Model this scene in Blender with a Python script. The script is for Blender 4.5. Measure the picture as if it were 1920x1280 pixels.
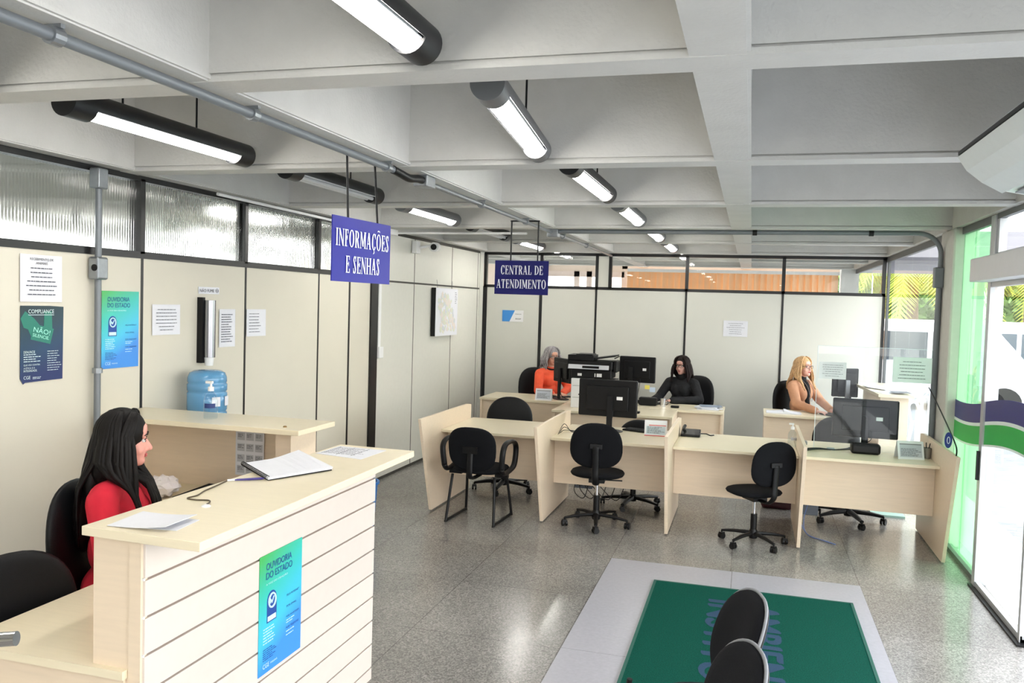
import bpy, bmesh, math, random
from mathutils import Vector, Matrix
from math import sin, cos, pi, radians
random.seed(7)
for o in list(bpy.data.objects): bpy.data.objects.remove(o)
S = bpy.context.scene; COL = S.collection

# ------------------------------------------------------------------ camera
cam = bpy.data.objects.new('camera', bpy.data.cameras.new('camera')); COL.objects.link(cam)
yaw, pit, rol = radians(-15.9), radians(-2.58), radians(-1.72)
fw = Vector((sin(yaw)*cos(pit), cos(yaw)*cos(pit), sin(pit)))
rt = Vector((cos(yaw), -sin(yaw), 0)); dn = fw.cross(rt)
r2 = cos(rol)*rt + sin(rol)*dn; d2 = -sin(rol)*rt + cos(rol)*dn
m = Matrix((r2, -d2, -fw)).transposed().to_4x4(); m.translation = (0, 0, 1.95)
cam.matrix_world = m; cam.data.sensor_width = 36; cam.data.lens = 1568.3/1920*36
cam.data.clip_start = .02
S.camera = cam
# ------------------------------------------------------------------ world and exposure
W = bpy.data.worlds.new('sky'); S.world = W; W.use_nodes = True
wn = W.node_tree.nodes; wl = W.node_tree.links
bg = wn['Background']; bg.inputs[1].default_value = 3.6
tc = wn.new('ShaderNodeTexCoord'); sp = wn.new('ShaderNodeSeparateXYZ'); rp = wn.new('ShaderNodeValToRGB')
wl.new(tc.outputs['Generated'], sp.inputs[0]); wl.new(sp.outputs[2], rp.inputs[0]); wl.new(rp.outputs[0], bg.inputs[0])
rp.color_ramp.elements[0].position = 0.0; rp.color_ramp.elements[0].color = (.97, .95, .92, 1)
rp.color_ramp.elements[1].position = .7; rp.color_ramp.elements[1].color = (.88, .93, 1, 1)
S.view_settings.view_transform = 'Standard'; S.view_settings.look = 'None'
S.view_settings.gamma = 1; S.view_settings.use_curve_mapping = False
S.view_settings.exposure = 0.82
TUBE = 22.0        # emission of the fluorescent tubes

# ------------------------------------------------------------------ materials
def lin(c):
    return tuple(((v/255)/12.92 if v/255 <= .04045 else ((v/255+.055)/1.055)**2.4) for v in c)+(1,)
MC = {}
def mat(name, c, rough=.5, metal=0, noise=0, scale=20, bump=0, spec=.5, emit=0, alpha=1, stretch=None, bscale=None, coat=0):
    if name in MC: return MC[name]
    M = bpy.data.materials.new(name); M.use_nodes = True; N = M.node_tree.nodes; L = M.node_tree.links
    b = N['Principled BSDF']; col = lin(c)
    b.inputs['Base Color'].default_value = col; b.inputs['Roughness'].default_value = rough
    b.inputs['Metallic'].default_value = metal; b.inputs['Specular IOR Level'].default_value = spec
    b.inputs['Alpha'].default_value = alpha; b.inputs['Coat Weight'].default_value = coat
    if emit:
        b.inputs['Emission Color'].default_value = col; b.inputs['Emission Strength'].default_value = emit
    tc = N.new('ShaderNodeTexCoord'); mp = N.new('ShaderNodeMapping'); L.new(tc.outputs['Object'], mp.inputs[0])
    if stretch: mp.inputs['Scale'].default_value = stretch
    nz = N.new('ShaderNodeTexNoise'); nz.inputs['Scale'].default_value = scale; nz.inputs['Detail'].default_value = 4
    L.new(mp.outputs[0], nz.inputs['Vector'])
    cr = N.new('ShaderNodeValToRGB'); L.new(nz.outputs['Fac'], cr.inputs[0])
    n = noise or .015
    cr.color_ramp.elements[0].position = .3; cr.color_ramp.elements[1].position = .7
    cr.color_ramp.elements[0].color = tuple(v*(1-n) for v in col[:3])+(1,)
    cr.color_ramp.elements[1].color = tuple(min(1, v*(1+n)) for v in col[:3])+(1,)
    L.new(cr.outputs[0], b.inputs['Base Color'])
    if bump:
        bm = N.new('ShaderNodeBump'); bm.inputs['Strength'].default_value = bump; bm.inputs['Distance'].default_value = .01
        n2 = N.new('ShaderNodeTexNoise'); n2.inputs['Scale'].default_value = bscale or scale*3; L.new(mp.outputs[0], n2.inputs['Vector'])
        L.new(n2.outputs['Fac'], bm.inputs['Height']); L.new(bm.outputs[0], b.inputs['Normal'])
    MC[name] = M; return M
def glass(name, tint=(1,1,1), refl=1.0, film=None, filmfac=0):
    if name in MC: return MC[name]
    M = bpy.data.materials.new(name); M.use_nodes = True; N = M.node_tree.nodes; L = M.node_tree.links
    N.remove(N['Principled BSDF']); out = N['Material Output']
    t = N.new('ShaderNodeBsdfTransparent'); t.inputs[0].default_value = tint+(1,)
    g = N.new('ShaderNodeBsdfGlossy'); g.inputs['Roughness'].default_value = .01; g.inputs[0].default_value = (.95,.95,.95,1)
    fr = N.new('ShaderNodeFresnel'); fr.inputs[0].default_value = 1.0+.35*refl
    ge = N.new('ShaderNodeNewGeometry'); iv = N.new('ShaderNodeMath'); iv.operation = 'SUBTRACT'; iv.inputs[0].default_value = 1; L.new(ge.outputs['Backfacing'], iv.inputs[1])
    ml = N.new('ShaderNodeMath'); ml.operation = 'MULTIPLY'; L.new(fr.outputs[0], ml.inputs[0]); L.new(iv.outputs[0], ml.inputs[1])
    mx = N.new('ShaderNodeMixShader'); L.new(ml.outputs[0], mx.inputs[0]); L.new(g.outputs[0], mx.inputs[2])
    if film:
        d = N.new('ShaderNodeBsdfDiffuse'); d.inputs[0].default_value = lin(film)
        tl = N.new('ShaderNodeBsdfTranslucent'); tl.inputs[0].default_value = lin(film)
        a = N.new('ShaderNodeMixShader'); a.inputs[0].default_value = .5; L.new(d.outputs[0], a.inputs[1]); L.new(tl.outputs[0], a.inputs[2])
        c = N.new('ShaderNodeMixShader'); c.inputs[0].default_value = filmfac; L.new(t.outputs[0], c.inputs[1]); L.new(a.outputs[0], c.inputs[2])
        L.new(c.outputs[0], mx.inputs[1])
    else: L.new(t.outputs[0], mx.inputs[1])
    L.new(mx.outputs[0], out.inputs[0]); MC[name] = M; return M
def emis(name, c, s):
    if name in MC: return MC[name]
    M = bpy.data.materials.new(name); M.use_nodes = True; b = M.node_tree.nodes['Principled BSDF']
    b.inputs['Base Color'].default_value = lin(c); b.inputs['Emission Color'].default_value = lin(c); b.inputs['Emission Strength'].default_value = s
    MC[name] = M; return M
def floor_mat():
    M = bpy.data.materials.new('terrazzo'); M.use_nodes = True; N = M.node_tree.nodes; L = M.node_tree.links
    b = N['Principled BSDF']; tc = N.new('ShaderNodeTexCoord')
    v = N.new('ShaderNodeTexVoronoi'); v.inputs['Scale'].default_value = 125; L.new(tc.outputs['Object'], v.inputs['Vector'])
    r = N.new('ShaderNodeValToRGB'); L.new(v.outputs['Color'], r.inputs[0]); e = r.color_ramp.elements
    e[0].position = .15; e[0].color = lin((116,113,109)); e[1].position = .9; e[1].color = lin((172,168,163))
    x = e.new(.5); x.color = lin((143,140,136))
    n = N.new('ShaderNodeTexNoise'); n.inputs['Scale'].default_value = 1.3; n.inputs['Detail'].default_value = 5; L.new(tc.outputs['Object'], n.inputs['Vector'])
    r2 = N.new('ShaderNodeValToRGB'); L.new(n.outputs['Fac'], r2.inputs[0]); r2.color_ramp.elements[0].position = .3; r2.color_ramp.elements[1].position = .7
    r2.color_ramp.elements[0].color = (.8,.8,.79,1); r2.color_ramp.elements[1].color = (1.06,1.05,1.05,1)
    mx = N.new('ShaderNodeMixRGB'); mx.blend_type = 'MULTIPLY'; mx.inputs[0].default_value = 1; L.new(r.outputs[0], mx.inputs[1]); L.new(r2.outputs[0], mx.inputs[2])
    br = N.new('ShaderNodeTexBrick'); br.offset = 0; br.inputs['Scale'].default_value = 1; br.inputs['Brick Width'].default_value = .9; br.inputs['Row Height'].default_value = .9
    br.inputs['Mortar Size'].default_value = .003; br.inputs['Color1'].default_value = (1,1,1,1); br.inputs['Color2'].default_value = (.88,.88,.88,1); br.inputs['Mortar'].default_value = (.5,.5,.5,1)
    mp = N.new('ShaderNodeMapping'); mp.inputs['Location'].default_value = (.07,.82,0); L.new(tc.outputs['Object'], mp.inputs[0]); L.new(mp.outputs[0], br.inputs['Vector'])
    m2 = N.new('ShaderNodeMixRGB'); m2.blend_type = 'MULTIPLY'; m2.inputs[0].default_value = 1; L.new(mx.outputs[0], m2.inputs[1]); L.new(br.outputs['Color'], m2.inputs[2])
    L.new(m2.outputs[0], b.inputs['Base Color'])
    r3 = N.new('ShaderNodeMapRange'); r3.inputs['To Min'].default_value = .12; r3.inputs['To Max'].default_value = .26; L.new(n.outputs['Fac'], r3.inputs[0]); L.new(r3.outputs[0], b.inputs['Roughness'])
    return M
def wood_mat(name, c, sc=(40,2.2,40), amt=.05, rough=.38):
    if name in MC: return MC[name]
    M = mat(name, c, rough, noise=amt, scale=1.6, stretch=sc); return M
def grad_mat(name, stops, diag=.45, size=(.32,.47)):
    # printed two-colour poster ground; gradient runs down the sheet in the sheet's own coordinates
    M = bpy.data.materials.new(name); M.use_nodes = True; N = M.node_tree.nodes; L = M.node_tree.links
    b = N['Principled BSDF']; b.inputs['Roughness'].default_value = .35
    tc = N.new('ShaderNodeTexCoord'); s = N.new('ShaderNodeSeparateXYZ'); L.new(tc.outputs['Generated'], s.inputs[0])
    a = N.new('ShaderNodeMath'); a.operation = 'MULTIPLY'; a.inputs[1].default_value = -diag; L.new(s.outputs[1], a.inputs[0])
    d = N.new('ShaderNodeMath'); d.operation = 'ADD'; L.new(a.outputs[0], d.inputs[0]); L.new(s.outputs[2], d.inputs[1])
    r = N.new('ShaderNodeValToRGB'); L.new(d.outputs[0], r.inputs[0]); e = r.color_ramp.elements
    e[0].position = stops[0][0]; e[0].color = lin(stops[0][1]); e[1].position = stops[-1][0]; e[1].color = lin(stops[-1][1])
    for p, c in stops[1:-1]: q = e.new(p); q.color = lin(c)
    L.new(r.outputs[0], b.inputs['Base Color']); return M

wall_m = mat('partition_laminate', (210,205,190), .45, noise=.012, scale=3)
wallb_m = mat('partition_laminate_back', (210,210,201), .45, noise=.012, scale=3)
cabw_m = mat('cabinet_white', (216,215,206), .4)
black_m = mat('black_frame', (18,18,20), .35)
seam_m = mat('seam_dark', (60,58,52), .6)
conc_m = mat('painted_concrete', (205,204,200), .75, noise=.035, scale=6, bump=.25, bscale=60)
ply_m = wood_mat('desk_laminate', (229,210,186), (3,40,40), .03)
top_m = wood_mat('desk_top_laminate', (232,220,192), (3,40,40), .025, .3)
slat_m = mat('slat_panel_cream', (216,206,198), .45)
groove_m = mat('slat_groove', (176,150,140), .6)
steel_m = mat('galvanised_steel', (150,154,158), .42, .75, noise=.08, scale=25)
paint_m = mat('grey_painted_pipe', (120,125,130), .45, .3)
dark_m = mat('black_plastic', (14,14,16), .42, noise=.1, spec=.28)
dark2_m = mat('black_matte_plastic', (20,20,22), .6, spec=.25)
fab_m = mat('black_fabric', (16,17,21), .9, noise=.25, scale=200, bump=.35, bscale=500, spec=.2)
vin_m = mat('black_vinyl', (13,14,17), .5, spec=.25, noise=.1, scale=60, bump=.1, bscale=250)
chrome_m = mat('chrome', (215,215,218), .15, 1)
white_m = mat('white_plastic', (236,236,236), .35)
paper_m = mat('white_paper', (226,227,233), .8)
ink_m = mat('grey_ink', (84,86,98), .8)
blk_ink = mat('black_ink', (35,35,40), .8)
grey_m = mat('grey_plastic', (128,130,134), .45)
alu_m = mat('white_aluminium', (190,192,194), .35, .3)
glass_m = glass('clear_glass', (.97,.985,.975))
acr_m = glass('clear_acrylic', (.95,.97,.975), 1.25)
floor_m = floor_mat()

# ------------------------------------------------------------------ mesh builder
class B:
    def __init__(s): s.bm = bmesh.new()
    def box(s, x0, x1, y0, y1, z0, z1):
        c = [(x,y,z) for x in (min(x0,x1),max(x0,x1)) for y in (min(y0,y1),max(y0,y1)) for z in (min(z0,z1),max(z0,z1))]
        return s.hexa(c)
    def hexa(s, c, M=None):
        v = [s.bm.verts.new(M @ Vector(p) if M else p) for p in c]
        for f in ((0,1,3,2),(4,6,7,5),(0,4,5,1),(2,3,7,6),(0,2,6,4),(1,5,7,3)): s.bm.faces.new([v[i] for i in f])
        return s
    def boxm(s, M, x0, x1, y0, y1, z0, z1):
        return s.hexa([(x,y,z) for x in (x0,x1) for y in (y0,y1) for z in (z0,z1)], M)
    def boxf(s, F, u0, u1, v0, v1, n0, n1):
        return s.hexa([F(u,v,n) for u in (u0,u1) for v in (v0,v1) for n in (n0,n1)])
    def prism(s, pts, F, n0, n1):
        a = [s.bm.verts.new(F(u,v,n0)) for u,v in pts]; b = [s.bm.verts.new(F(u,v,n1)) for u,v in pts]
        n = len(pts); s.bm.faces.new(b); s.bm.faces.new(a[::-1])
        for i in range(n): s.bm.faces.new((a[i],a[(i+1)%n],b[(i+1)%n],b[i]))
        return s
    def tube(s, pts, r, seg=12, cap=True, flat=1):
        pts = [Vector(p) for p in pts]; n = len(pts)
        rr = r if hasattr(r,'__len__') else [r]*n
        rings = []; up = None
        for i,p in enumerate(pts):
            d = (pts[min(i+1,n-1)]-pts[max(i-1,0)])
            d = d.normalized() if d.length > 1e-9 else Vector((0,0,1))
            if up is None: up = Vector((0,0,1)) if abs(d.z) < .9 else Vector((1,0,0))
            a = d.cross(up)
            if a.length < 1e-4: a = d.cross(Vector((.3,.9,.1)))
            a.normalize(); b = a.cross(d).normalized(); up = b
            rings.append([s.bm.verts.new(p+a*rr[i]*cos(t)+b*rr[i]*flat*sin(t)) for t in [2*pi*k/seg for k in range(seg)]])
        for i in range(n-1):
            for k in range(seg): s.bm.faces.new((rings[i][k],rings[i][(k+1)%seg],rings[i+1][(k+1)%seg],rings[i+1][k]))
        if cap: s.bm.faces.new(rings[0][::-1]); s.bm.faces.new(rings[-1])
        return s
    def cyl(s, p, q, r, r2=None, seg=20): return s.tube([p,q],[r,r if r2 is None else r2],seg)
    def lathe(s, prof, c=(0,0,0), seg=28, sx=1, sy=1):
        c = Vector(c); R = []
        for r,z in prof: R.append([s.bm.verts.new(c+Vector((r*cos(2*pi*k/seg)*sx, r*sin(2*pi*k/seg)*sy, z))) for k in range(seg)])
        for i in range(len(R)-1):
            for k in range(seg): s.bm.faces.new((R[i][k],R[i][(k+1)%seg],R[i+1][(k+1)%seg],R[i+1][k]))
        s.bm.faces.new(R[0][::-1]); s.bm.faces.new(R[-1]); return s
    def ell(s, c, r, M=None, seg=16, rings=10):
        c = Vector(c); r = (r,)*3 if not hasattr(r,'__len__') else r; rows = []
        top = None
        def P(v): v = Vector((v[0]*r[0],v[1]*r[1],v[2]*r[2])); return c+(M@v if M else v)
        a = s.bm.verts.new(P((0,0,1))); z = s.bm.verts.new(P((0,0,-1)))
        for i in range(1,rings):
            t = pi*i/rings; rows.append([s.bm.verts.new(P((sin(t)*cos(2*pi*k/seg),sin(t)*sin(2*pi*k/seg),cos(t)))) for k in range(seg)])
        for k in range(seg):
            s.bm.faces.new((a,rows[0][k],rows[0][(k+1)%seg])); s.bm.faces.new((z,rows[-1][(k+1)%seg],rows[-1][k]))
            for i in range(len(rows)-1): s.bm.faces.new((rows[i][k],rows[i+1][k],rows[i+1][(k+1)%seg],rows[i][(k+1)%seg]))
        return s
    def cap(s, p, q, r1, r2=None, seg=12):   # tapered capsule
        p = Vector(p); q = Vector(q); r2 = r1 if r2 is None else r2
        d = (q-p); L = d.length; d = d.normalized() if L > 1e-6 else Vector((0,0,1))
        pts = [p-d*r1*cos(t) for t in (.15,.6,1.05)]+[p,q]+[q+d*r2*cos(t) for t in (1.05,.6,.15)]
        rr = [r1*sin(t) for t in (.15,.6,1.05)]+[r1,r2]+[r2*sin(t) for t in (1.05,.6,.15)]
        return s.tube(pts, rr, seg)
    def cushion(s, w, h, t0, t1, M, e=2.6, bend=0, taper=0, nr=7, na=40):
        # pillow in local XZ plane (w x h), thickness t0 towards -Y and t1 towards +Y
        def pt(r,a,side):
            ca,sa = cos(a),sin(a); x = abs(ca)**(2/e)*(1 if ca>0 else -1); z = abs(sa)**(2/e)*(1 if sa>0 else -1)
            x *= r*w/2; z *= r*h/2; x *= 1+taper*(z/(h/2))
            th = max(0,1-r**5)**.5
            return M @ Vector((x, bend*(x/(w/2))**2 + (t1*th if side>0 else -t0*th), z))
        rs = [i/nr for i in range(1,nr)]+[.96,1.0]
        rows = {}
        for side in (1,-1):
            c = s.bm.verts.new(pt(0,0,side)); R = []
            for r in rs:
                if r == 1.0 and side < 0: R.append(rows[1][-1]); continue
                R.append([s.bm.verts.new(pt(r,2*pi*k/na,side)) for k in range(na)])
            rows[side] = R
            for k in range(na):
                k2 = (k+1)%na; s.bm.faces.new((c,R[0][k],R[0][k2]))
                for i in range(len(R)-1): s.bm.faces.new((R[i][k],R[i+1][k],R[i+1][k2],R[i][k2]))
        return s
    def text(s, F, st, u, v, w, h, n=.001):
        me = txt(st)
        if not me: return s
        vs, fs = me; x0 = min(p[0] for p in vs); x1 = max(p[0] for p in vs); y0 = min(p[1] for p in vs); y1 = max(p[1] for p in vs)
        V = [s.bm.verts.new(F(u+(p[0]-x0)/(x1-x0)*w, v+(p[1]-y0)/(y1-y0)*h, n)) for p in vs]
        for f in fs:
            try: s.bm.faces.new([V[i] for i in f])
            except ValueError: pass
        return s
    def lines(s, F, u0, u1, v0, v1, n, num, th, seed=1, ctr=False, z=.001):
        R = random.Random(seed)
        for i in range(num):
            v = v1-(v1-v0)*(i+.5)/num; w = (u1-u0)*R.uniform(.6,1)
            a = (u0+u1-w)/2 if ctr else u0
            while w > .004:
                k = min(w, R.uniform(.008,.03)); s.boxf(F, a, a+k, v, v+th, z-.0005, z); a += k+.004; w -= k+.004
        return s
    def mesh(s, name):
        bmesh.ops.recalc_face_normals(s.bm, faces=s.bm.faces)
        me = bpy.data.meshes.new(name); s.bm.to_mesh(me); s.bm.free(); return me
TC = {}
def txt(st):
    if st in TC: return TC[st]
    c = bpy.data.curves.new('t','FONT'); c.body = st; c.resolution_u = 3
    o = bpy.data.objects.new('t',c); COL.objects.link(o)
    dg = bpy.context.evaluated_depsgraph_get(); me = o.evaluated_get(dg).to_mesh()
    r = ([tuple(v.co) for v in me.vertices],[tuple(p.vertices) for p in me.polygons])
    bpy.data.objects.remove(o); bpy.data.curves.remove(c); TC[st] = r; return r
class Fr:
    def __init__(s,o,U,V): s.o=Vector(o); s.U=Vector(U).normalized(); s.V=Vector(V).normalized(); s.N=s.U.cross(s.V)
    def __call__(s,u,v,n=0): return s.o+s.U*u+s.V*v+s.N*n
def tag(o, label=None, cat=None, group=None, kind=None):
    if label: o['label']=label
    if cat: o['category']=cat
    if group: o['group']=group
    if kind: o['kind']=kind
    return o
def obj(name, b, m, parent=None, bev=0, smooth=False, off=None):
    me = b.mesh(name)
    if off is None and parent is not None: off = ORIG.get(parent.name)
    if off is not None: me.transform(Matrix.Translation(-Vector(off)))
    for x in (m if isinstance(m,(list,tuple)) else [m]): me.materials.append(x)
    o = bpy.data.objects.new(name, me); COL.objects.link(o)
    if parent is not None: o.parent = parent; ORIG[o.name] = ORIG.get(parent.name,(0,0,0))
    if smooth:
        for p in me.polygons: p.use_smooth = True
        if smooth != 'all':
            md = o.modifiers.new('ws','EDGE_SPLIT'); md.split_angle = radians(38)
    if bev:
        md = o.modifiers.new('bevel','BEVEL'); md.width = bev; md.segments = 2; md.limit_method = 'ANGLE'; md.angle_limit = radians(50)
    return o
ORIG = {}
def thing(name, label, cat, loc=(0,0,0), group=None, world=True):
    o = bpy.data.objects.new(name, None); COL.objects.link(o); o.location = loc; o.empty_display_size = .05
    ORIG[o.name] = tuple(loc) if world else (0,0,0)
    return tag(o,label,cat,group)
def solo(name, b, m, label, cat, group=None, bev=0, smooth=False, kind=None, at=None):
    o = obj(name, b, m, None, bev, smooth, off=at)
    if at is not None: o.location = at; ORIG[o.name] = tuple(at)
    return tag(o,label,cat,group,kind)
def struct(name, b, m, parent=None, bev=0, smooth=False):
    o = obj(name, b, m, parent, bev, smooth)
    if parent is None: o['kind'] = 'structure'
    return o
TN = [0]
def trim(b, m, bev=0, smooth=False): TN[0]+=1; return struct('trim_%d'%TN[0], b, m, bev=bev, smooth=smooth)
WN = [0]
def window(b, m, smooth=False): WN[0]+=1; return struct('window_%d'%WN[0], b, m, smooth=smooth)
def dup(root, loc, rz=0, label=None, group=None):
    r = root.copy(); COL.objects.link(r); r.location = loc; r.rotation_euler = (0,0,rz)
    if label: r['label'] = label
    if group: r['group'] = group
    for ch in list(root.children):
        c = ch.copy(); COL.objects.link(c); c.parent = r
        for g in list(ch.children): d = g.copy(); COL.objects.link(d); d.parent = c
    return r
def Rz(a): return Matrix.Rotation(a,4,'Z')
def T(x,y,z): return Matrix.Translation((x,y,z))
def arc(c, r, a0, a1, n, ax='xz'):
    out = []
    for i in range(n+1):
        a = a0+(a1-a0)*i/n; u,v = r*cos(a), r*sin(a)
        out.append({'xz':(c[0]+u,c[1],c[2]+v),'xy':(c[0]+u,c[1]+v,c[2]),'yz':(c[0],c[1]+u,c[2]+v)}[ax])
    return out
def ease(pts, n=8):   # Catmull-Rom
    P = [Vector(p) for p in pts]; P = [P[0]]+P+[P[-1]]; out = []
    for i in range(1,len(P)-2):
        for k in range(n):
            t = k/n; a,b,c,d = P[i-1],P[i],P[i+1],P[i+2]
            out.append(.5*((2*b)+(c-a)*t+(2*a-5*b+4*c-d)*t*t+(-a+3*b-3*c+d)*t**3))
    return out+[P[-2]]

# ================================================================== THE SETTING
XL, YB, XR = -3.81, 11.77, 1.68
struct('floor', B().box(-6.3,1.72,-4,15.7,-.12,0), floor_m)
light_tile = mat('light_tile', (164,163,170), .3, noise=.06, scale=40)
b = B()
for x0,x1 in ((-.965,-.062),(-.058,.83)):
    for y0,y1 in ((3.2,4.598),(4.602,6.4)): b.box(x0,x1,y0,y1,0,.0015)
struct('floor_inset', b, light_tile)
# coffered slab
struct('ceiling', B().box(-6.3,1.8,-4,15.9,3.32,3.45), conc_m)
for xc in (1.705,-.127,-1.955,-3.785,-5.6):
    trim(B().box(xc-.083,xc+.083,-4,15.9,2.70,3.32).box(xc+.083,xc+.095,-4,15.9,2.706,2.72), conc_m)
for k in range(-3,8):
    y0 = 2.57+1.792*k
    trim(B().box(-6.2,1.79,y0,y0+.15,2.728,3.32).box(-6.2,1.79,y0+.012,y0+.15,2.718,2.73).box(-6.2,1.79,y0-.004,y0+.153,2.697,2.718), conc_m)
struct('wall_rear_unseen', B().box(-6.2,-.6,-4.1,-4,0,3.3).box(-.6,1.72,-4.1,-4,2.6,3.3), wall_m)  # unseen, behind the camera; solid part added to cut daylight from the rear
# left wall
struct('wall_left', B().box(XL-.05,XL,-4,8.0,0,2.17), wall_m)
LM = [-3.5+1.153*i for i in range(0)]+[-2.354,-1.2,-.047,1.106,2.26,3.413,4.568,5.725,6.875]
b = B().box(XL-.055,XL+.006,-4,8.0,2.17,2.215).box(XL-.055,XL+.006,-4,8.1,2.665,2.70)
for y in LM:
    b.box(XL-.04,XL+.003,y-.011,y+.011,0,2.2).box(XL-.055,XL+.006,y-.02,y+.02,2.2,2.68)
b.box(XL-.04,XL+.004,7.47,7.50,0,2.2).box(XL-.055,XL+.02,7.95,8.11,0,2.70)
trim(b, black_m)
# fluted panes over the left wall
fl = bpy.data.materials.new('fluted_glass'); fl.use_nodes = True
pb = fl.node_tree.nodes['Principled BSDF']; pb.inputs['Base Color'].default_value = (.93,.97,.95,1); pb.inputs['Transmission Weight'].default_value = 1
pb.inputs['Roughness'].default_value = .09; pb.inputs['IOR'].default_value = 1.3
for i in range(len(LM)):
    y0 = LM[i]+.02; y1 = (LM[i+1]-.02) if i+1 < len(LM) else 7.95
    if y1 < .5: continue
    b = B(); n = int((y1-y0)/.00275); R1 = []
    for k in range(n+1):
        y = y0+(y1-y0)*k/n; dx = .0045*sin(2*pi*y/.022)
        R1.append([b.bm.verts.new(p) for p in ((XL-.028+dx,y,2.215),(XL-.028+dx,y,2.665),(XL-.036,y,2.665),(XL-.036,y,2.215))])
    for k in range(n):
        a,c = R1[k],R1[k+1]
        for j in range(4): b.bm.faces.new((a[j],a[(j+1)%4],c[(j+1)%4],c[j]))
    b.bm.faces.new(R1[0]); b.bm.faces.new(R1[-1][::-1])
    window(b, fl, smooth=True)
# room behind the left wall
b = B().box(-5.72,-5.6,-4,12,0,1.25).box(-5.72,-5.6,-4,12,2.58,2.75)
for y in [-3.9+1.5*i for i in range(11)]: b.box(-5.72,-5.6,y-.05,y+.05,1.2,2.6)
struct('wall_outer', b, conc_m)
# storage wall flush with the left wall
b = B().box(XL-.45,XL,8.11,11.72,0,2.70)
struct('wall_cabinet', b, cabw_m)
b = B()
for y in (9.12,10.39,11.47): b.box(XL-.001,XL+.002,y-.006,y+.006,.0,2.69)
b.box(XL-.001,XL+.004,8.11,11.72,2.145,2.165).box(XL-.001,XL+.004,8.11,11.72,2.665,2.70).box(XL-.001,XL+.003,8.11,11.72,0,.03)
trim(b, seam_m)
trim(B().box(XL,XL+.012,11.55,11.70,0,2.69), cabw_m)
# back wall
struct('wall_back', B().box(XL,1.66,YB,YB+.05,0,2.19).box(-2.11,-1.95,YB-.002,YB+.05,2.2,2.7), wallb_m)
b = B().box(XL,1.66,YB-.006,YB+.055,2.185,2.225).box(XL,1.66,YB-.006,YB+.055,2.66,2.70)
for x,w in ((-3.79,.035),(-2.94,.022),(-2.13,.014),(-.875,.014),(.395,.014),(1.645,.018)): b.box(x-w,x+w,YB-.006,YB+.03,0,2.2)
for x in (-3.79,-2.94,-2.13,-1.94,-.875,.395,1.635): b.box(x-.022,x+.022,YB-.006,YB+.055,2.2,2.68)
trim(b, black_m)
XS = [-3.79,-2.94,-2.13,-1.94,-.875,.395,1.635]
for i in (0,1,3,4,5): window(B().box(XS[i]+.02,XS[i+1]-.02,YB+.02,YB+.026,2.22,2.665), glass_m)
# room behind the back wall
far_m = mat('far_room_wall', (222,204,190), .6)
b = B().box(-6.2,-4.6,15.6,15.7,0,2.72).box(-4.6,-2.25,15.6,15.7,0,1.0).box(-4.6,-2.25,15.6,15.7,2.58,2.72).box(-2.35,1.8,15.6,15.7,0,1.0).box(-2.35,1.8,15.6,15.7,2.66,2.72)
struct('wall_far', b, far_m)
b = B()
for x in (-4.6,-3.2,-2.96,-2.3): b.box(x-.05,x+.05,15.56,15.62,1.0,2.6)
b.box(-4.6,-2.3,15.56,15.62,2.5,2.6)
trim(b, mat('pink_window_frame',(226,208,200),.5))
window(B().box(-4.6,-2.3,15.6,15.61,1.0,2.55), glass_m)
window(B().box(-2.25,1.7,15.63,15.64,1.0,2.66), glass_m)
trim(B().box(1.44,1.72,15.2,15.5,0,2.72), conc_m)
bl = thing('vertical_blind','peach vertical blind covering the far window beyond the partition glass','blind',(-.4,15.3,2.6))
obj('head_rail', B().box(-2.2,1.42,15.27,15.33,2.60,2.655), white_m, bl)
pe = mat('peach_blind',(238,190,146),.7, noise=.05, scale=4)
for i in range(34):
    x = -2.15+i*.106; b = B().boxm(T(x,15.3,0)@Rz(.45+.1*sin(i*1.7)),-.062,.062,-.002,.002,1.05,2.6); obj('slat', b, pe, bl)
# right side: beam line, glazing, column, door
cream_m = mat('cream_column',(200,197,190),.5,noise=.03)
trim(B().box(1.60,1.80,7.77,8.25,0,2.70), cream_m, bev=.02)
trim(B().box(1.655,1.735,6.74,6.86,0,2.695), alu_m, bev=.006)
b = B().box(1.665,1.705,8.26,15.6,2.63,2.70).box(1.665,1.705,8.26,15.6,0,.05).box(1.665,1.705,6.86,7.77,2.64,2.70).box(1.655,1.715,6.86,7.77,0,.035)
for y in (11.74,): b.box(1.67,1.70,y-.03,y+.03,0,2.65)
b.box(1.665,1.705,-4,6.74,2.66,2.70)
trim(b, mat('grey_frame',(96,98,98),.45))
for y0,y1 in ((8.26,9.2),(9.205,10.1),(10.105,11.0),(11.005,11.72),(11.8,13.0),(13.005,14.2),(14.205,15.3)): window(B().box(1.682,1.692,y0,y1,.05,2.63), glass_m)
grn_m = glass('green_film_glass', (.76,.94,.80), 1.2, (164,224,174), .38)
window(B().box(1.682,1.69,6.86,7.40,.03,2.64), grn_m)
window(B().box(1.682,1.69,7.405,7.77,.03,2.64), grn_m)
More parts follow.
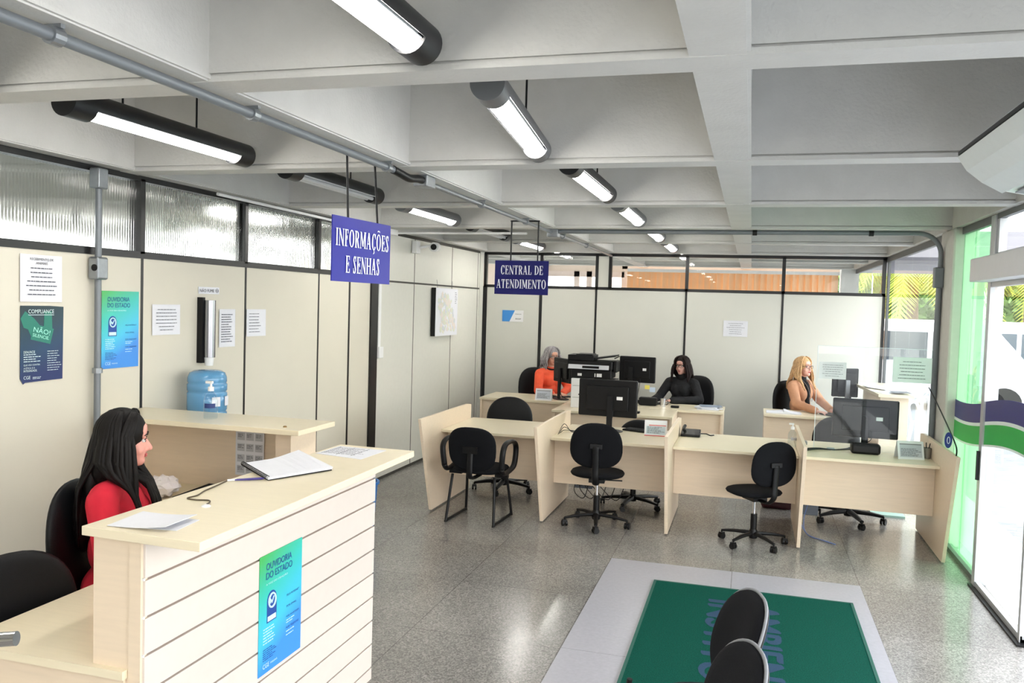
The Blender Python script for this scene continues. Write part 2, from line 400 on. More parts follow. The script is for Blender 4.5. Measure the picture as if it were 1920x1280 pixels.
# entrance: sliding leaf, transom, operator cover
dr = struct('door_1', B().box(1.64,1.655,5.6,6.74,.03,2.2), glass_m)
struct('door_frame', B().box(1.625,1.67,6.66,6.74,.0,2.22).box(1.625,1.67,5.60,5.64,0,2.22).box(1.63,1.665,5.6,6.74,2.17,2.22).box(1.63,1.665,5.6,6.74,.005,.05), alu_m, dr)
struct('door_handle', B().box(1.605,1.625,6.69,6.71,.78,.99), dark_m, dr)
trim(B().box(1.60,1.70,5.55,6.74,0,.012), dark_m)
trim(B().box(1.67,1.72,2.2,2.28,0,2.69), alu_m)
window(B().box(1.685,1.693,-4,2.2,.0,2.66), glass_m)
window(B().box(1.69,1.698,5.5,6.74,2.42,2.66), glass_m)
trim(B().box(1.67,1.715,5.4,6.74,2.36,2.42).box(1.67,1.715,6.69,6.74,2.2,2.7), alu_m)
op = thing('door_operator','white sliding door operator cover over the entrance','door operator',(1.58,5.9,2.2))
obj('cover', B().box(1.50,1.66,3.4,6.72,2.205,2.37), mat('operator_white',(206,206,208),.4), op, bev=.008)
obj('end_plate', B().box(1.502,1.66,6.72,6.724,2.207,2.368), grey_m, op)
trim(B().box(1.655,1.70,3.4,6.7,2.18,2.23), dark_m)
b = B().box(1.665,1.705,-4,2.2,0,.05); trim(b, alu_m)
struct('baseboard_back', B().box(XL,1.64,YB-.02,YB,0,.08), mat('grey_base',(120,120,118),.6))
# ------------------------------------------------------------------ outside
struct('ground', B().box(-40,60,-30,70,-.3,-.13), mat('asphalt',(150,150,152),.9,noise=.1))
struct('entrance_paving', B().box(1.72,2.35,-4,20,-.12,-.005), mat('white_terrazzo',(226,228,232),.35,noise=.05,scale=60))
sl = mat('slate_paving',(150,152,158),.75,noise=.3,scale=6,stretch=(1,6,1),bump=.5,bscale=12)
struct('slate_paving', B().box(2.35,9,-4,30,-.12,-.02), sl)
struct('canopy', B().box(1.8,4.2,12.5,17.5,2.75,3.1).box(3.9,4.1,17.2,17.4,-.1,2.8), mat('canopy_concrete',(150,146,152),.8))
struct('garden_wall', B().box(-6,16,38,38.4,-.13,1.3), mat('pink_wall',(226,206,196),.8))
def leafball(b, c, r, n, size, R):
    for i in range(n):
        d = Vector((R.gauss(0,1),R.gauss(0,1),R.gauss(0,1))).normalized()*R.uniform(.65,1)
        p = Vector(c)+Vector((d.x*r[0],d.y*r[1],d.z*r[2])); M = Matrix.Rotation(R.uniform(0,6.3),4,Vector((R.gauss(0,1),R.gauss(0,1),R.gauss(0,1))).normalized())
        s = size*R.uniform(.6,1.3); v = [b.bm.verts.new(p+M@Vector(q)) for q in ((-s,0,0),(0,-s*.45,s*.1),(s,0,0),(0,s*.45,s*.1))]; b.bm.faces.new(v)
leaf_m = mat('leaf_green',(96,128,58),.6,noise=.3,scale=3)
leaf2 = mat('leaf_yellow_green',(176,186,70),.6,noise=.3,scale=3)
orange_l = mat('leaf_orange',(214,150,90),.6,noise=.3,scale=3)
bark_m = mat('bark',(120,96,72),.9,noise=.3,scale=20)
R = random.Random(3)
def palm(x,y,h,label,sc=1.0,n=15):
    t = thing('palm_tree',label,'tree',(x,y,-.13))
    obj('trunk', B().tube([(x,y,-.13),(x+.05,y,h*.5),(x,y,h)],[.2,.15,.13]), bark_m, t, smooth=True)
    for i in range(n):
        a = 2*pi*i/n+R.uniform(-.2,.2); L = R.uniform(1.9,2.6)*sc; up = R.uniform(.1,.9); b = B(); pts = []
        for k in range(13):
            s_ = k/12; pts.append(Vector((x+cos(a)*L*s_*(1-.25*s_), y+sin(a)*L*s_*(1-.25*s_), h+up*L*s_*.8-L*1.25*s_**2*(1-.2*up))))
        b.tube(pts,[.025-.018*k/12 for k in range(13)],5)
        side = Vector((-sin(a),cos(a),0))
        for k in range(1,13):
            for j in range(3):
                p = pts[k-1].lerp(pts[k],j/3); w = .55*sc*sin(pi*min(.97,(k+j/3)/13*.85+.12))
                for sg in (1,-1):
                    q = p+side*sg*w*.75+Vector((cos(a)*.12,sin(a)*.12,-w*.75)); d = (pts[k]-pts[k-1]).normalized()*.035
                    v = [b.bm.verts.new(u) for u in (p-d,p+d,q)]; b.bm.faces.new(v)
        obj('frond', b, leaf2, t)
palm(4.1,24.5,3.5,'yellow-green palm with drooping fronds outside the side glazing',1.25,18)
palm(8.4,30.0,3.9,'palm tree further back, seen through the entrance glass',1.2,14)
for i,(x,y,z,rx,mt,lb) in enumerate(((5.2,39,2.2,3.0,leaf_m,'leafy green tree outside behind the white van'),(11.6,37,2.2,2.6,leaf_m,'leafy tree behind the garden wall seen through the entrance'),(16.5,50,3.0,2.4,orange_l,'orange-leaved tree seen high through the entrance glass'),
        (-9.2,4,1.6,1.5,leaf_m,'green shrub outside behind the fluted glass'),(-9.4,8,1.5,1.5,leaf_m,'green shrub outside behind the fluted glass'),(-9.2,0.4,1.4,1.4,leaf_m,'green shrub outside behind the fluted glass'))):
    t = thing('tree' if i<3 else 'shrub', lb, 'tree' if i<3 else 'shrub', (x,y,-.13), group='shrubs behind the fluted glass' if i>2 else None)
    b = B(); leafball(b,(x,y,z),(rx,rx,rx*.75),3200 if i<3 else 900,.26 if i<3 else .14,R); b.ell((x,y,z),(rx*.78,rx*.78,rx*.6)); obj('foliage', b, mt, t)
    obj('trunk', B().tube([(x,y,-.13),(x,y,z)],[.18,.08]), bark_m, t)
# van and car
def van(x,y,rz,label,w=4.4,h=2.0,body=(240,242,246)):
    t = thing('van',label,'van',(x,y,-.13),world=False); t.rotation_euler = (0,0,rz); bm_ = mat('van_white',body,.2,coat=.5); F = Fr((0,-.9,0),(1,0,0),(0,0,1))
    pr = [(-w/2,.35),(w/2-.1,.35),(w/2,.5),(w/2,.95),(w/2-.35,1.12),(w/2-1.0,h-.15),(w/2-1.25,h),(-w/2+.15,h),(-w/2,h-.15)]
    obj('body', B().prism(pr,F,-1.8,0), bm_, t, bev=.04)
    g = mat('van_window',(60,74,84),.1)
    for u0,u1 in ((-w/2+.2,-w/2+1.1),(-w/2+1.2,-w/2+2.1),(-w/2+2.2,-w/2+2.9)): obj('side_window', B().boxf(F,u0,u1,1.15,h-.25,-.002,.012), g, t)
    for u in (-w/2+.75,w/2-.8):
        for yy in (-.93,.72):
            obj('wheel', B().cyl((u,yy,.33),(u,yy+.2,.33),.33), dark2_m, t, smooth=True)
    return t
van(3.6,20.0,.05,'white van parked outside the side glazing')
van(6.6,21.6,.1,'white van parked outside, seen through the entrance glass')
pc = thing('plastic_chair','white plastic chair outside, low in the side glazing','chair',(2.55,13.2,-.005),world=False); pc.rotation_euler=(0,0,2.6)
wp = mat('white_resin',(236,238,244),.4)
obj('seat', B().cushion(.46,.44,.01,.02,T(0,0,.43)@Matrix.Rotation(pi/2,4,'X'),4), wp, pc, smooth='all')
for sx in (-1,1):
    for sy in (-1,1): obj('leg', B().tube([(sx*.19,sy*.18,.43),(sx*.24,sy*.22,0)],[.03,.022],8), wp, pc)
    obj('arm', B().tube(ease([(sx*.22,-.2,.5),(sx*.26,-.1,.68),(sx*.26,.15,.66),(sx*.2,.2,.42)]),.022,8), wp, pc, smooth='all')
b = B().tube(ease([(-.2,-.2,.43),(-.22,-.26,.75),(0,-.28,.9),(.22,-.26,.75),(.2,-.2,.43)]),.025,8)
for x in (-.12,-.04,.04,.12): b.tube([(x,-.2,.44),(x*1.1,-.27,.86)],.018,6)
obj('backrest', b, wp, pc)
# wave decal on the entrance glazing
nav = mat('navy_vinyl',(44,44,120),.35); grv = mat('green_vinyl',(24,176,70),.35); wvv = mat('white_vinyl',(235,245,240),.35)
dc = thing('glass_decal','navy and green wave band stuck on the entrance glass','decal',(1.675,7.0,1.2))
def band(name, m_, z0, z1, ys=(5.64,6.66), ym=(6.86,7.77)):
    for a,bb,xx in ((ys[0],ys[1],1.637),(ym[0],ym[1],1.679)):
        b = B(); n = 24; P = []
        for k in range(n+1):
            y = a+(bb-a)*k/n; s_ = .085*sin((y-5.15)*2*pi/3.6+ .4)
            P.append([b.bm.verts.new(q) for q in ((xx,y,z0+s_),(xx,y,z1+s_),(xx+.002,y,z1+s_),(xx+.002,y,z0+s_))])
        for k in range(n):
            for j in range(4): b.bm.faces.new((P[k][j],P[k][(j+1)%4],P[k+1][(j+1)%4],P[k+1][j]))
        b.bm.faces.new(P[0]); b.bm.faces.new(P[-1]); obj(name, b, m_, dc)
band('navy_band',nav,1.20,1.345); band('white_line',wvv,1.175,1.20); band('green_band',grv,1.035,1.175); band('white_line',wvv,1.02,1.035)

# ================================================================== CEILING SERVICES
def fixture(name,label,x,yf,L,z,shell,lit,rz=0,group='tube lights hung in the ceiling coffers'):
    t = thing(name,label,'ceiling light',(0,0,0),group,world=False)
    r = .066; n = 20; b = B(); a0,a1 = radians(-90+72),radians(270-72); y0,y1 = -L,0
    A=[];C=[]
    for k in range(n+1):
        a = a0+(a1-a0)*k/n
        A.append([b.bm.verts.new((rr*cos(a),y,rr*sin(a))) for rr,y in ((r,y0+.13),(r,y1-.13),(r-.003,y1-.13),(r-.003,y0+.13))])
    for k in range(n):
        for j in range(4): b.bm.faces.new((A[k][j],A[k][(j+1)%4],A[k+1][(j+1)%4],A[k+1][j]))
    b.bm.faces.new(A[0]); b.bm.faces.new(A[-1]); obj('housing', b, shell, t, smooth=True)
    b = B().boxm(Matrix.Identity(4),-.05,.05,y0+.13,y1-.13,-.022,-.018)
    b.boxm(T(0,0,-.016)@Matrix.Rotation(.3,4,'Y'),-.058,-.03,y0+.13,y1-.13,-.001,.001).boxm(T(0,0,-.016)@Matrix.Rotation(-.3,4,'Y'),.03,.058,y0+.13,y1-.13,-.001,.001)
    obj('reflector', b, mat('white_reflector',(240,240,240),.3), t)
    for e0,e1 in ((y0,y0+.13),(y1-.13,y1)):
        b = B().cyl((0,e0,0),(0,e1,0),r,seg=28); obj('end_cap', b, shell, t, bev=.012, smooth=True)
    tm = emis('tube_lit',(255,252,246),TUBE) if lit else mat('tube_off',(205,205,205),.4)
    for sx in (-.022,.022): obj('tube', B().cyl((sx,y0+.125,-.036),(sx,y1-.125,-.036),.0135,seg=12), tm, t, smooth=True)
    for yy in (y0+.35,y1-.45): obj('hanger_rod', B().cyl((0,yy,r-.004),(0,yy,3.32-z),.005,seg=8), dark_m, t)
    t.location = (x,yf,z); t.rotation_euler = (0,0,rz); return t
sil = mat('silver_shell',(122,124,128),.38,.6); blk = mat('black_shell',(24,25,28),.4)
RX,LX = -1.035,-2.86
for args in (
 ('Near black twin-tube ceiling light cut by the top edge of the photo',RX,2.50,blk,1,0),
 ('Silver twin-tube ceiling light hung askew in the second right-hand coffer',-1.11,4.30,sil,1,radians(6)),
 ('Black twin-tube light above the blue password sign, third coffer back on the right',RX,6.05,blk,1,0),
 ('Silver-ended tube light in the fourth coffer back on the right',RX,7.85,sil,1,0),
 ('Small-looking tube light in the fifth coffer back, just behind the cross conduit',RX,9.65,sil,1,0),
 ('Last tube light before the back partition, sixth coffer on the right',RX,11.4,sil,1,0),
 ('Tube light seen through the partition glass, right-hand row',RX,13.2,sil,1,0),
 ('Long black tube light at upper left, over the reception counter',LX,4.28,blk,1,0),
 ('Unlit black tube light behind the rods of the first blue sign',LX,6.05,blk,0,0),
 ('Lit silver tube light just right of the first blue sign, left-hand row',LX,7.85,sil,1,0),
 ('Unlit tube light above the security camera, left-hand row',LX,9.65,blk,0,0),
 ('Lit tube light nearest the back left corner',LX,11.4,sil,1,0),
 ('Tube light seen through the partition glass above the second blue sign',LX,13.2,sil,1,0)):
    fixture('tube_light',args[0][0].lower()+args[0][1:],args[1],args[2],1.34,2.76,args[3],args[4],args[5])
for x,y in ((RX,.7),(LX,.7),(LX,2.5),(.8,-1.2)):   # lights outside the frame that the room must have
    fixture('tube_light','black twin-tube ceiling light overhead, outside the photo',x,y,1.34,2.76,blk,1,0)
# conduit along the beam
cd = thing('ceiling_conduit','long grey conduit under the beam above both blue signs','conduit',(-1.93,3,2.67))
px,pz = -1.93,2.668
obj('pipe', B().tube([(px,-2,pz),(px,4.28,pz)],.019,14), paint_m, cd, smooth=True)
obj('flexible_hose', B().tube(ease([(px,4.28,pz),(px+.01,4.36,pz-.01),(px+.02,4.46,pz-.02),(px+.02,4.58,pz-.005),(px+.015,4.66,pz)]),.023,14), dark_m, cd, smooth=True)
obj('junction_box', B().box(px-.04,px+.05,4.66,4.80,pz-.035,pz+.032), steel_m, cd, bev=.006)
obj('pipe', B().tube([(px,4.8,pz),(px,11.75,pz)],.016,14), steel_m, cd, smooth=True)
for y in (1.95,2.93,4.2,5.85,7.1,8.6,9.9): obj('clamp', B().tube([(px,y-.02,pz),(px,y+.02,pz)],.027,14).box(px-.03,px+.03,y-.008,y+.008,pz+.02,2.702), steel_m, cd)
cc = thing('cross_conduit','grey conduit crossing the ceiling and bending down the right column','conduit',(1.4,8.1,2.66))
yy=8.10
obj('pipe', B().tube([(-1.9,yy,2.676),(1.39,yy,2.676)]+arc((1.39,yy,2.49),.185,pi/2,0,8,'xz')[1:]+[(1.575,yy,2.38)],.021,14), paint_m, cc, smooth=True)
obj('junction_box', B().box(1.525,1.60,yy-.045,yy+.045,2.20,2.38), paint_m, cc, bev=.01)
obj('pipe', B().tube([(1.573,yy,2.20),(1.573,yy,.01)],.025,14), paint_m, cc, smooth=True)
for x in (.0,1.0): obj('clamp', B().tube([(x-.02,yy,2.676),(x+.02,yy,2.676)],.028,12), dark_m, cc)
obj('junction_box', B().box(-1.97,-1.86,yy-.05,yy+.05,2.62,2.70), steel_m, cc, bev=.006)
wc = thing('wall_conduit','grey vertical conduit with switch box beside the green poster','conduit',(-3.76,4.14,0))
obj('pipe', B().tube([(-3.765,4.14,.0),(-3.765,4.14,2.6)],.019,14), paint_m, wc, smooth=True)
obj('junction_box', B().box(-3.80,-3.73,4.10,4.18,2.56,2.68), steel_m, wc, bev=.008)
bx_ = obj('switch_box', B().box(-3.80,-3.728,4.095,4.185,2.02,2.155), steel_m, wc, bev=.012)
obj('knockout', B().cyl((-3.75,4.09,2.09),(-3.75,4.096,2.09),.02), dark_m, bx_)
obj('clamp', B().tube([(-3.765,4.14,1.46),(-3.765,4.14,1.49)],.03,12), steel_m, wc)
wt = thing('cable_trunking','thin white vertical trunking with a small switch beside the black door jamb','trunking',(XL+.01,8.17,0))
obj('channel', B().box(XL,XL+.02,8.13,8.19,1.45,2.69), white_m, wt); obj('switch_plate', B().box(XL,XL+.035,8.13,8.24,1.33,1.45), white_m, wt, bev=.005)
tp = thing('upper_trunking','white conduit running along the top of the left wall to a socket box','conduit',(-3.7,7,2.66))
obj('channel', B().tube([(-3.70,5.2,2.67),(-3.70,7.9,2.655)],.012,8).tube([(-3.66,8.2,2.66),(-2.2,8.15,2.66)],.012,8), white_m, tp)
obj('connection_box', B().box(-3.74,-3.62,8.03,8.2,2.63,2.69), white_m, tp, bev=.005)
# security camera
sc_ = thing('security_camera','small white bullet security camera under the ceiling at left','camera',(-3.72,9.3,2.65))
obj('mount', B().box(-3.80,-3.74,9.0,9.12,2.50,2.64).cyl((-3.77,9.06,2.56),(-3.66,9.2,2.60),.015), white_m, sc_, bev=.005)
obj('camera_body', B().cyl((-3.66,9.42,2.60),(-3.60,9.18,2.585),.055), white_m, sc_, bev=.012, smooth=True)
obj('lens', B().cyl((-3.60,9.18,2.585),(-3.598,9.168,2.584),.035), dark_m, sc_)
# serif lettering for the hanging signs
def serif(b, F, word, u0, u1, v0, h, n=.004):
    t_,k_ = .17,.055
    Wd = dict(I=.36,N=.82,F=.62,O=.82,R=.76,M=1.0,A=.80,C=.74,E=.68,S=.56,H=.86,D=.80,T=.72,L=.66); Wd['Ç']=.74; Wd['Õ']=.82; Wd[' ']=.35
    tot = sum(Wd[c]+.09 for c in word)-.09; sx = (u1-u0)/tot; x = 0
    for c in word:
        w = Wd[c]
        def Q(pts): b.prism([(u0+(x+p[0])*sx, v0+p[1]*h) for p in pts],F,n-.002,n)
        def R_(a,c_,d,e): Q([(a,d),(c_,d),(c_,e),(a,e)])
        def stem(a,th=t_,foot=1,head=1):
            R_(a,a+th,0,1)
            if foot: R_(a-.07,a+th+.07,0,k_*.8)
            if head: R_(a-.07,a+th+.07,1-k_*.8,1)
        def diag(ax,ay,bx2,by,th): Q([(ax,ay),(ax+th,ay),(bx2+th,by),(bx2,by)] if ay<by else [(ax+th,ay),(ax,ay),(bx2,by),(bx2+th,by)])
        def ring(cx,cy,rx,ry,th,a0,a1,thv=.05):
            m_ = 18
            for i in range(m_):
                p = [a0+(a1-a0)*i/m_, a0+(a1-a0)*(i+1)/m_]; o=[];q=[]
                for a in p: o.append((cx+rx*cos(a),cy+ry*sin(a))); q.append((cx+(rx-th)*cos(a),cy+(ry-thv)*sin(a)))
                Q([o[0],o[1],q[1],q[0]])
        if c=='I': stem(.1)
        elif c=='N': stem(.1,k_); stem(w-.13,k_,0,1); diag(w-.2,0,.03,1,t_)
        elif c=='M': stem(.1,k_); stem(w-.25,t_); diag(w/2-.06,.12,.08,1,t_); diag(w/2-.02,.12,w-.24,1,k_)
        elif c in 'FE':
            stem(.1); R_(.1,w-.06,1-k_,1); R_(w-.10,w-.05,.76,1); R_(.2,w-.18,.5,.5+k_); R_(w-.22,w-.17,.4,.65)
            if c=='E': R_(.1,w-.03,0,k_); R_(w-.08,w-.02,0,.25)
            else: R_(.03,.4,0,k_)
        elif c=='L': stem(.1); R_(.1,w-.03,0,k_); R_(w-.08,w-.02,0,.27)
        elif c=='T': stem(w/2-t_/2,t_,1,0); R_(.02,w-.02,1-k_,1); R_(.02,.07,.76,1); R_(w-.07,w-.02,.76,1)
        elif c=='H': stem(.08); stem(w-.25); R_(.1,w-.1,.48,.48+k_)
        elif c=='A': diag(.06,0,w/2-.07,1,k_); diag(w-.25,0,w/2-.1,1,t_); R_(.2,w-.25,.3,.3+k_); R_(0,.22,0,k_*.8); R_(w-.32,w,0,k_*.8)
        elif c in 'OÕ':
            ring(w/2,.5,w/2-.02,.52,t_,0,2*pi)
            if c=='Õ': Q([(w/2-.2,1.13),(w/2-.05,1.19),(w/2-.05,1.25),(w/2-.2,1.19)]); Q([(w/2-.06,1.19),(w/2+.18,1.13),(w/2+.2,1.2),(w/2-.06,1.25)])
        elif c in 'CÇ':
            ring(w/2+.04,.5,w/2-.02,.52,t_,.65,2*pi-.65); R_(w-.10,w-.05,.68,1)
            if c=='Ç': Q([(w/2,0),(w/2+.08,0),(w/2+.12,-.12),(w/2+.06,-.12)]); Q([(w/2+.12,-.08),(w/2+.14,-.18),(w/2-.04,-.26),(w/2-.05,-.21)])
        elif c=='D': stem(.1,t_,0,0); R_(.03,.4,0,k_*.8); R_(.03,.4,1-k_*.8,1); ring(.3,.5,w-.32,.5,t_,-pi/2,pi/2)
        elif c=='R': stem(.1,t_,1,0); R_(.03,.4,1-k_*.8,1); ring(.3,.74,w-.40,.26,t_*.95,-pi/2,pi/2); diag(w-.2,0,.32,.5,t_)
        elif c=='S':
            ring(w/2,.74,w/2-.05,.28,t_*.8,.5,pi); ring(w/2,.26,w/2-.05,.28,t_*.8,pi+.5,2*pi)
            Q([(.05,.76),(.05+t_*.8,.8),(w-.05,.28),(w-.05-t_*.8,.22)]); R_(w-.12,w-.07,.7,1); R_(.06,.11,0,.3)
        x += w+.09
    return b
blue_m = mat('blue_sign_board',(26,26,138),.35,spec=.3); blue2_m = mat('navy_sign_board',(12,12,92),.35,spec=.3); wtxt = mat('white_lettering',(238,240,248),.5)
s1 = thing('hanging_sign','blue hanging board lettered INFORMAÇÕES E SENHAS','sign',(-1.98,3.96,2.36))
F = Fr((-1.96,3.66,2.035),(.045,.57,-.0),(0,0,1))
obj('board', B().boxf(F,0,.575,0,.32,-.006,0), blue_m, s1)
obj('lettering', serif(serif(B(),F,'INFORMAÇÕES',.025,.55,.175,.085),F,'E SENHAS',.12,.455,.045,.085), wtxt, s1)
obj('hanging_frame', B().box(-1.985,-1.965,3.80,4.16,2.70,2.712).cyl((-1.975,3.82,2.70),(-1.96,3.82,2.34),.006,seg=8).cyl((-1.975,4.14,2.70),(-1.94,4.12,2.34),.006,seg=8), dark_m, s1)
s2 = thing('hanging_sign','blue hanging board lettered CENTRAL DE ATENDIMENTO','sign',(-2.0,7.28,2.34))
F = Fr((-2.255,7.28,2.035),(1,0,0),(0,0,1))
obj('board', B().boxf(F,0,.50,0,.305,-.006,0), blue2_m, s2)
obj('lettering', serif(serif(B(),F,'CENTRAL DE',.055,.45,.18,.08),F,'ATENDIMENTO',.02,.48,.055,.08), wtxt, s2)
obj('hanging_frame', B().box(-2.12,-1.85,7.28,7.292,2.688,2.70).cyl((-2.11,7.285,2.70),(-2.11,7.285,2.34),.007,seg=8).cyl((-1.86,7.285,2.70),(-1.86,7.285,2.34),.007,seg=8), dark_m, s2)
# air conditioner
ac = thing('air_conditioner','large white air conditioner hung under the ceiling at top right','air conditioner',(1.2,3.4,2.69))
F = Fr((0,4.1,0),(1,0,0),(0,0,1))
prof = [(.85,2.66),(.86,2.695),(1.5,2.70),(1.5,2.50),(1.30,2.478),(1.11,2.487),(1.03,2.503),(.95,2.55),(.89,2.60)]
acw = mat('ac_white',(224,228,230),.25)
obj('housing', B().prism(prof,F,0,1.35), acw, ac, bev=.006)
obj('front_panel', B().prism([(.852,2.655),(.89,2.596),(.95,2.546),(1.03,2.499),(1.026,2.493),(.944,2.54),(.882,2.592),(.843,2.652)],F,-.004,1.354), mat('ac_panel',(212,220,222),.3), ac)
obj('air_slot', B().boxm(T(.85,4.1-.675,2.665),-.006,.004,-.675,.676,-.006,.010), dark_m, ac)
obj('louvre', B().prism([(1.06,2.492),(1.24,2.476),(1.24,2.470),(1.06,2.486)],F,.06,1.29), grey_m, ac)
obj('end_cap', B().prism([(p[0]+(0.006 if p[0]<1 else 0),p[1]) for p in prof],F,-.012,0), white_m, ac, bev=.004)

# ================================================================== WALL PAPERS
def FW(y,z): return Fr((XL+.004,y,z),(0,1,0),(0,0,1))
def FB(x,z): return Fr((x,YB-.004,z),(1,0,0),(0,0,1))
def notice(F,w,h,label,n,seed,head=None,group=None,ctr=True,name='notice',at=None):
    t = thing(name,label,'notice',at or F(w/2,h/2,0),group)
    b = B(); P=[]   # sheet with a slight curl
    for k in range(9):
        u = w*k/8; d = .004*(abs(k-4)/4)**3; P.append([b.bm.verts.new(q) for q in (F(u,0,.001+d),F(u,h,.001+d*.6),F(u,h,d*.6),F(u,0,d))])
    for k in range(8):
        for j in range(4): b.bm.faces.new((P[k][j],P[k][(j+1)%4],P[k+1][(j+1)%4],P[k+1][j]))
    b.bm.faces.new(P[0]); b.bm.faces.new(P[-1]); obj('sheet', b, paper_m, t)
    b = B()
    if head:
        for i,hd in enumerate(head): b.text(F,hd,w*(.5-.36*min(1,len(hd)/18)),h*(.88-.085*i),w*.72*min(1,len(hd)/18),h*.05,.006)
    obj('heading', b, blk_ink, t) if head else b.bm.free()
    obj('printed_text', B().lines(F,w*.12,w*.88,h*.1,h*(.75 if head else .88),n,n,h*.02,seed,ctr,.0062), ink_m, t)
    return t
notice(FW(3.62,1.882),.285,.26,'white notice headed RECEBIMENTO DE ANIMAIS above the dark poster',7,3,['RECEBIMENTO DE','ANIMAIS'])
notice(FW(4.66,1.67),.28,.205,'white sheet between the green poster and the cup dispenser',7,5)
notice(FW(5.385,1.56),.20,.285,'tall white sheet right of the cup dispenser',12,6,ctr=False)
notice(FW(5.735,1.63),.27,.215,'white sheet just right of the black mullion beyond the dispenser',7,8,ctr=False)
notice(FB(-.36,1.595),.32,.215,'white sheet alone on the back wall between the dark-haired and blonde clerks',6,9)
# no smoking strip
t = thing('no_smoking_sign','small white strip reading NÃO FUME above the cup dispenser','sign',(XL,5.27,1.98))
F = FW(5.14,1.955); obj('plate', B().boxf(F,0,.24,0,.05,0,.003), paper_m, t)
b = B().text(F,'NÃO FUME',.012,.012,.165,.028,.0045)
b.tube([F(.212+.014*cos(a*pi/8),.025+.014*sin(a*pi/8),.005) for a in range(17)],.0014,5).boxf(F,.2,.224,.0235,.0265,.004,.005)
obj('lettering', b, blk_ink, t)
# compliance poster
t = thing('poster','dark navy and teal poster headed COMPLIANCE, torn at its foot','poster',(XL,3.77,1.64))
F = FW(3.625,1.43)
obj('sheet', B().prism([(0,.43),(.0,.03),(.02,.0),(.03,.008),(.29,.012),(.295,.425),(.2,.43)],F,0,.002), grad_mat('compliance_print',[(0.0,(22,40,96)),(.35,(16,58,92)),(.7,(14,52,66)),(1.0,(16,40,50))],.2), t)
b = B().text(F,'COMPLIANCE',.05,.388,.175,.022,.004).boxf(F,.05,.225,.378,.381,.003,.004)
b.text(F,'DENUNCIE',.02,.168,.075,.014,.004).lines(F,.02,.14,.115,.165,0,4,.004,4,False,.004).text(F,'QUE VÃO CONTRA',.02,.098,.11,.012,.004).text(F,'A ÉTICA E A',.02,.082,.075,.012,.004).text(F,'INTEGRIDADE.',.02,.066,.09,.012,.004).text(F,'CGE',.02,.026,.045,.018,.004)
b.lines(F,.18,.28,.06,.18,0,9,.003,12,False,.004).lines(F,.08,.14,.022,.036,0,2,.003,2,False,.004)
obj('lettering', b, mat('pale_ink',(214,232,232),.5), t)
b = B().prism([(.065,.245),(.20,.215),(.225,.30),(.09,.33)],F,.002,.0035)
b.prism([(.0,.36),(.03,.40),(.09,.36),(.13,.32),(.12,.29),(.10,.27),(.09,.29),(.07,.26),(.05,.30),(.02,.31)],F,.002,.003).prism([(.155,.31),(.215,.30),(.21,.40),(.16,.40)],F,.002,.003)
obj('hand_artwork', b, mat('teal_print',(36,120,104),.5), t)
FT = Fr(F(.077,.262),F.U*cos(-.21)+F.V*sin(-.21),F.V*cos(-.21)-F.U*sin(-.21))
obj('slogan', B().text(FT,'NÃO!',0,.026,.115,.034,.0045).text(FT,'SILENCIE.',0,.0,.115,.018,.0045), mat('mint_ink',(170,240,220),.5), t)
# ouvidoria posters (wall and counter)
def ouvidoria(F,label,at):
    t = thing('poster',label,'poster',at)
    w,h = .32,.48
    obj('sheet', B().boxf(F,0,w,0,h,0,.002), grad_mat('ouvidoria_print',[(-.25,(58,140,226)),(.25,(64,190,226)),(.6,(54,190,176)),(.95,(70,176,92))],.35), t)
    dk = mat('poster_navy',(26,70,150),.5)
    b = B().text(F,'OUVIDORIA',.045,.415,.19,.028,.004).text(F,'DO ESTADO',.045,.378,.195,.028,.004)
    pts = [(.055,.20),(.125,.20),(.125,.285)]+[(.09+.035*cos(a*pi/10),.285+.04*sin(a*pi/10)) for a in range(1,10)]+[(.055,.285)]
    b.prism(pts,F,.002,.003)
    for i,(s_,v) in enumerate((('PELA INTERNET',.262),('POR EMAIL',.215),('POR WHATSAPP',.172),('POR TELEFONE',.125))): b.text(F,s_,.20,v,.1-.02*(i==1),.009,.0035)
    b.lines(F,.03,.13,.05,.10,0,6,.003,3,False,.0035)
    obj('lettering', b, dk, t)
    b = B().tube([F(.09+.025*cos(a*pi/8),.285+.028*sin(a*pi/8),.004) for a in range(17)],.004,6).boxf(F,.074,.079,.275,.295,.003,.005)
    b.prism([(.08,.285),(.089,.272),(.105,.298),(.1,.3),(.089,.281),(.084,.29)],F,.003,.0045)
    b.boxf(F,.06,.12,.205,.225,.0025,.0035)
    b.lines(F,.03,.14,.115,.185,0,6,.0035,7,False,.0035).text(F,'CGE',.03,.022,.045,.018,.0035).text(F,'PARANÁ',.085,.026,.05,.01,.0035).lines(F,.20,.29,.09,.12,0,2,.003,8,False,.0035).lines(F,.20,.28,.145,.165,0,2,.003,9,False,.0035)
    b.text(F,'A VOZ DO CIDADÃO',.045,.355,.16,.009,.0035)
    obj('white_print', b, mat('poster_white',(206,240,246),.5), t)
    return t
Fw_ = FW(4.22,1.475); Fw_.U = Fw_.U*.93
ouvidoria(FW(4.215,1.475),'green-to-blue OUVIDORIA DO ESTADO poster on the wall beside the grey conduit',(XL,4.37,1.7))
# small blue plaque on back wall
t = thing('wall_plaque','small blue and white plaque on the back wall under the second hanging sign','sign',(-3.35,YB,1.77))
F = FB(-3.51,1.69); obj('plate', B().boxf(F,0,.32,0,.165,0,.004), white_m, t)
obj('blue_field', B().prism([(0,0),(.11,0),(.19,.165),(0,.165)],F,.004,.005), mat('sky_blue_print',(62,140,214),.5), t)
obj('lettering', B().text(F,'PARANÁ',.20,.105,.09,.016,.0065).lines(F,.2,.29,.03,.05,0,2,.005,2,False,.0055), blk_ink, t)
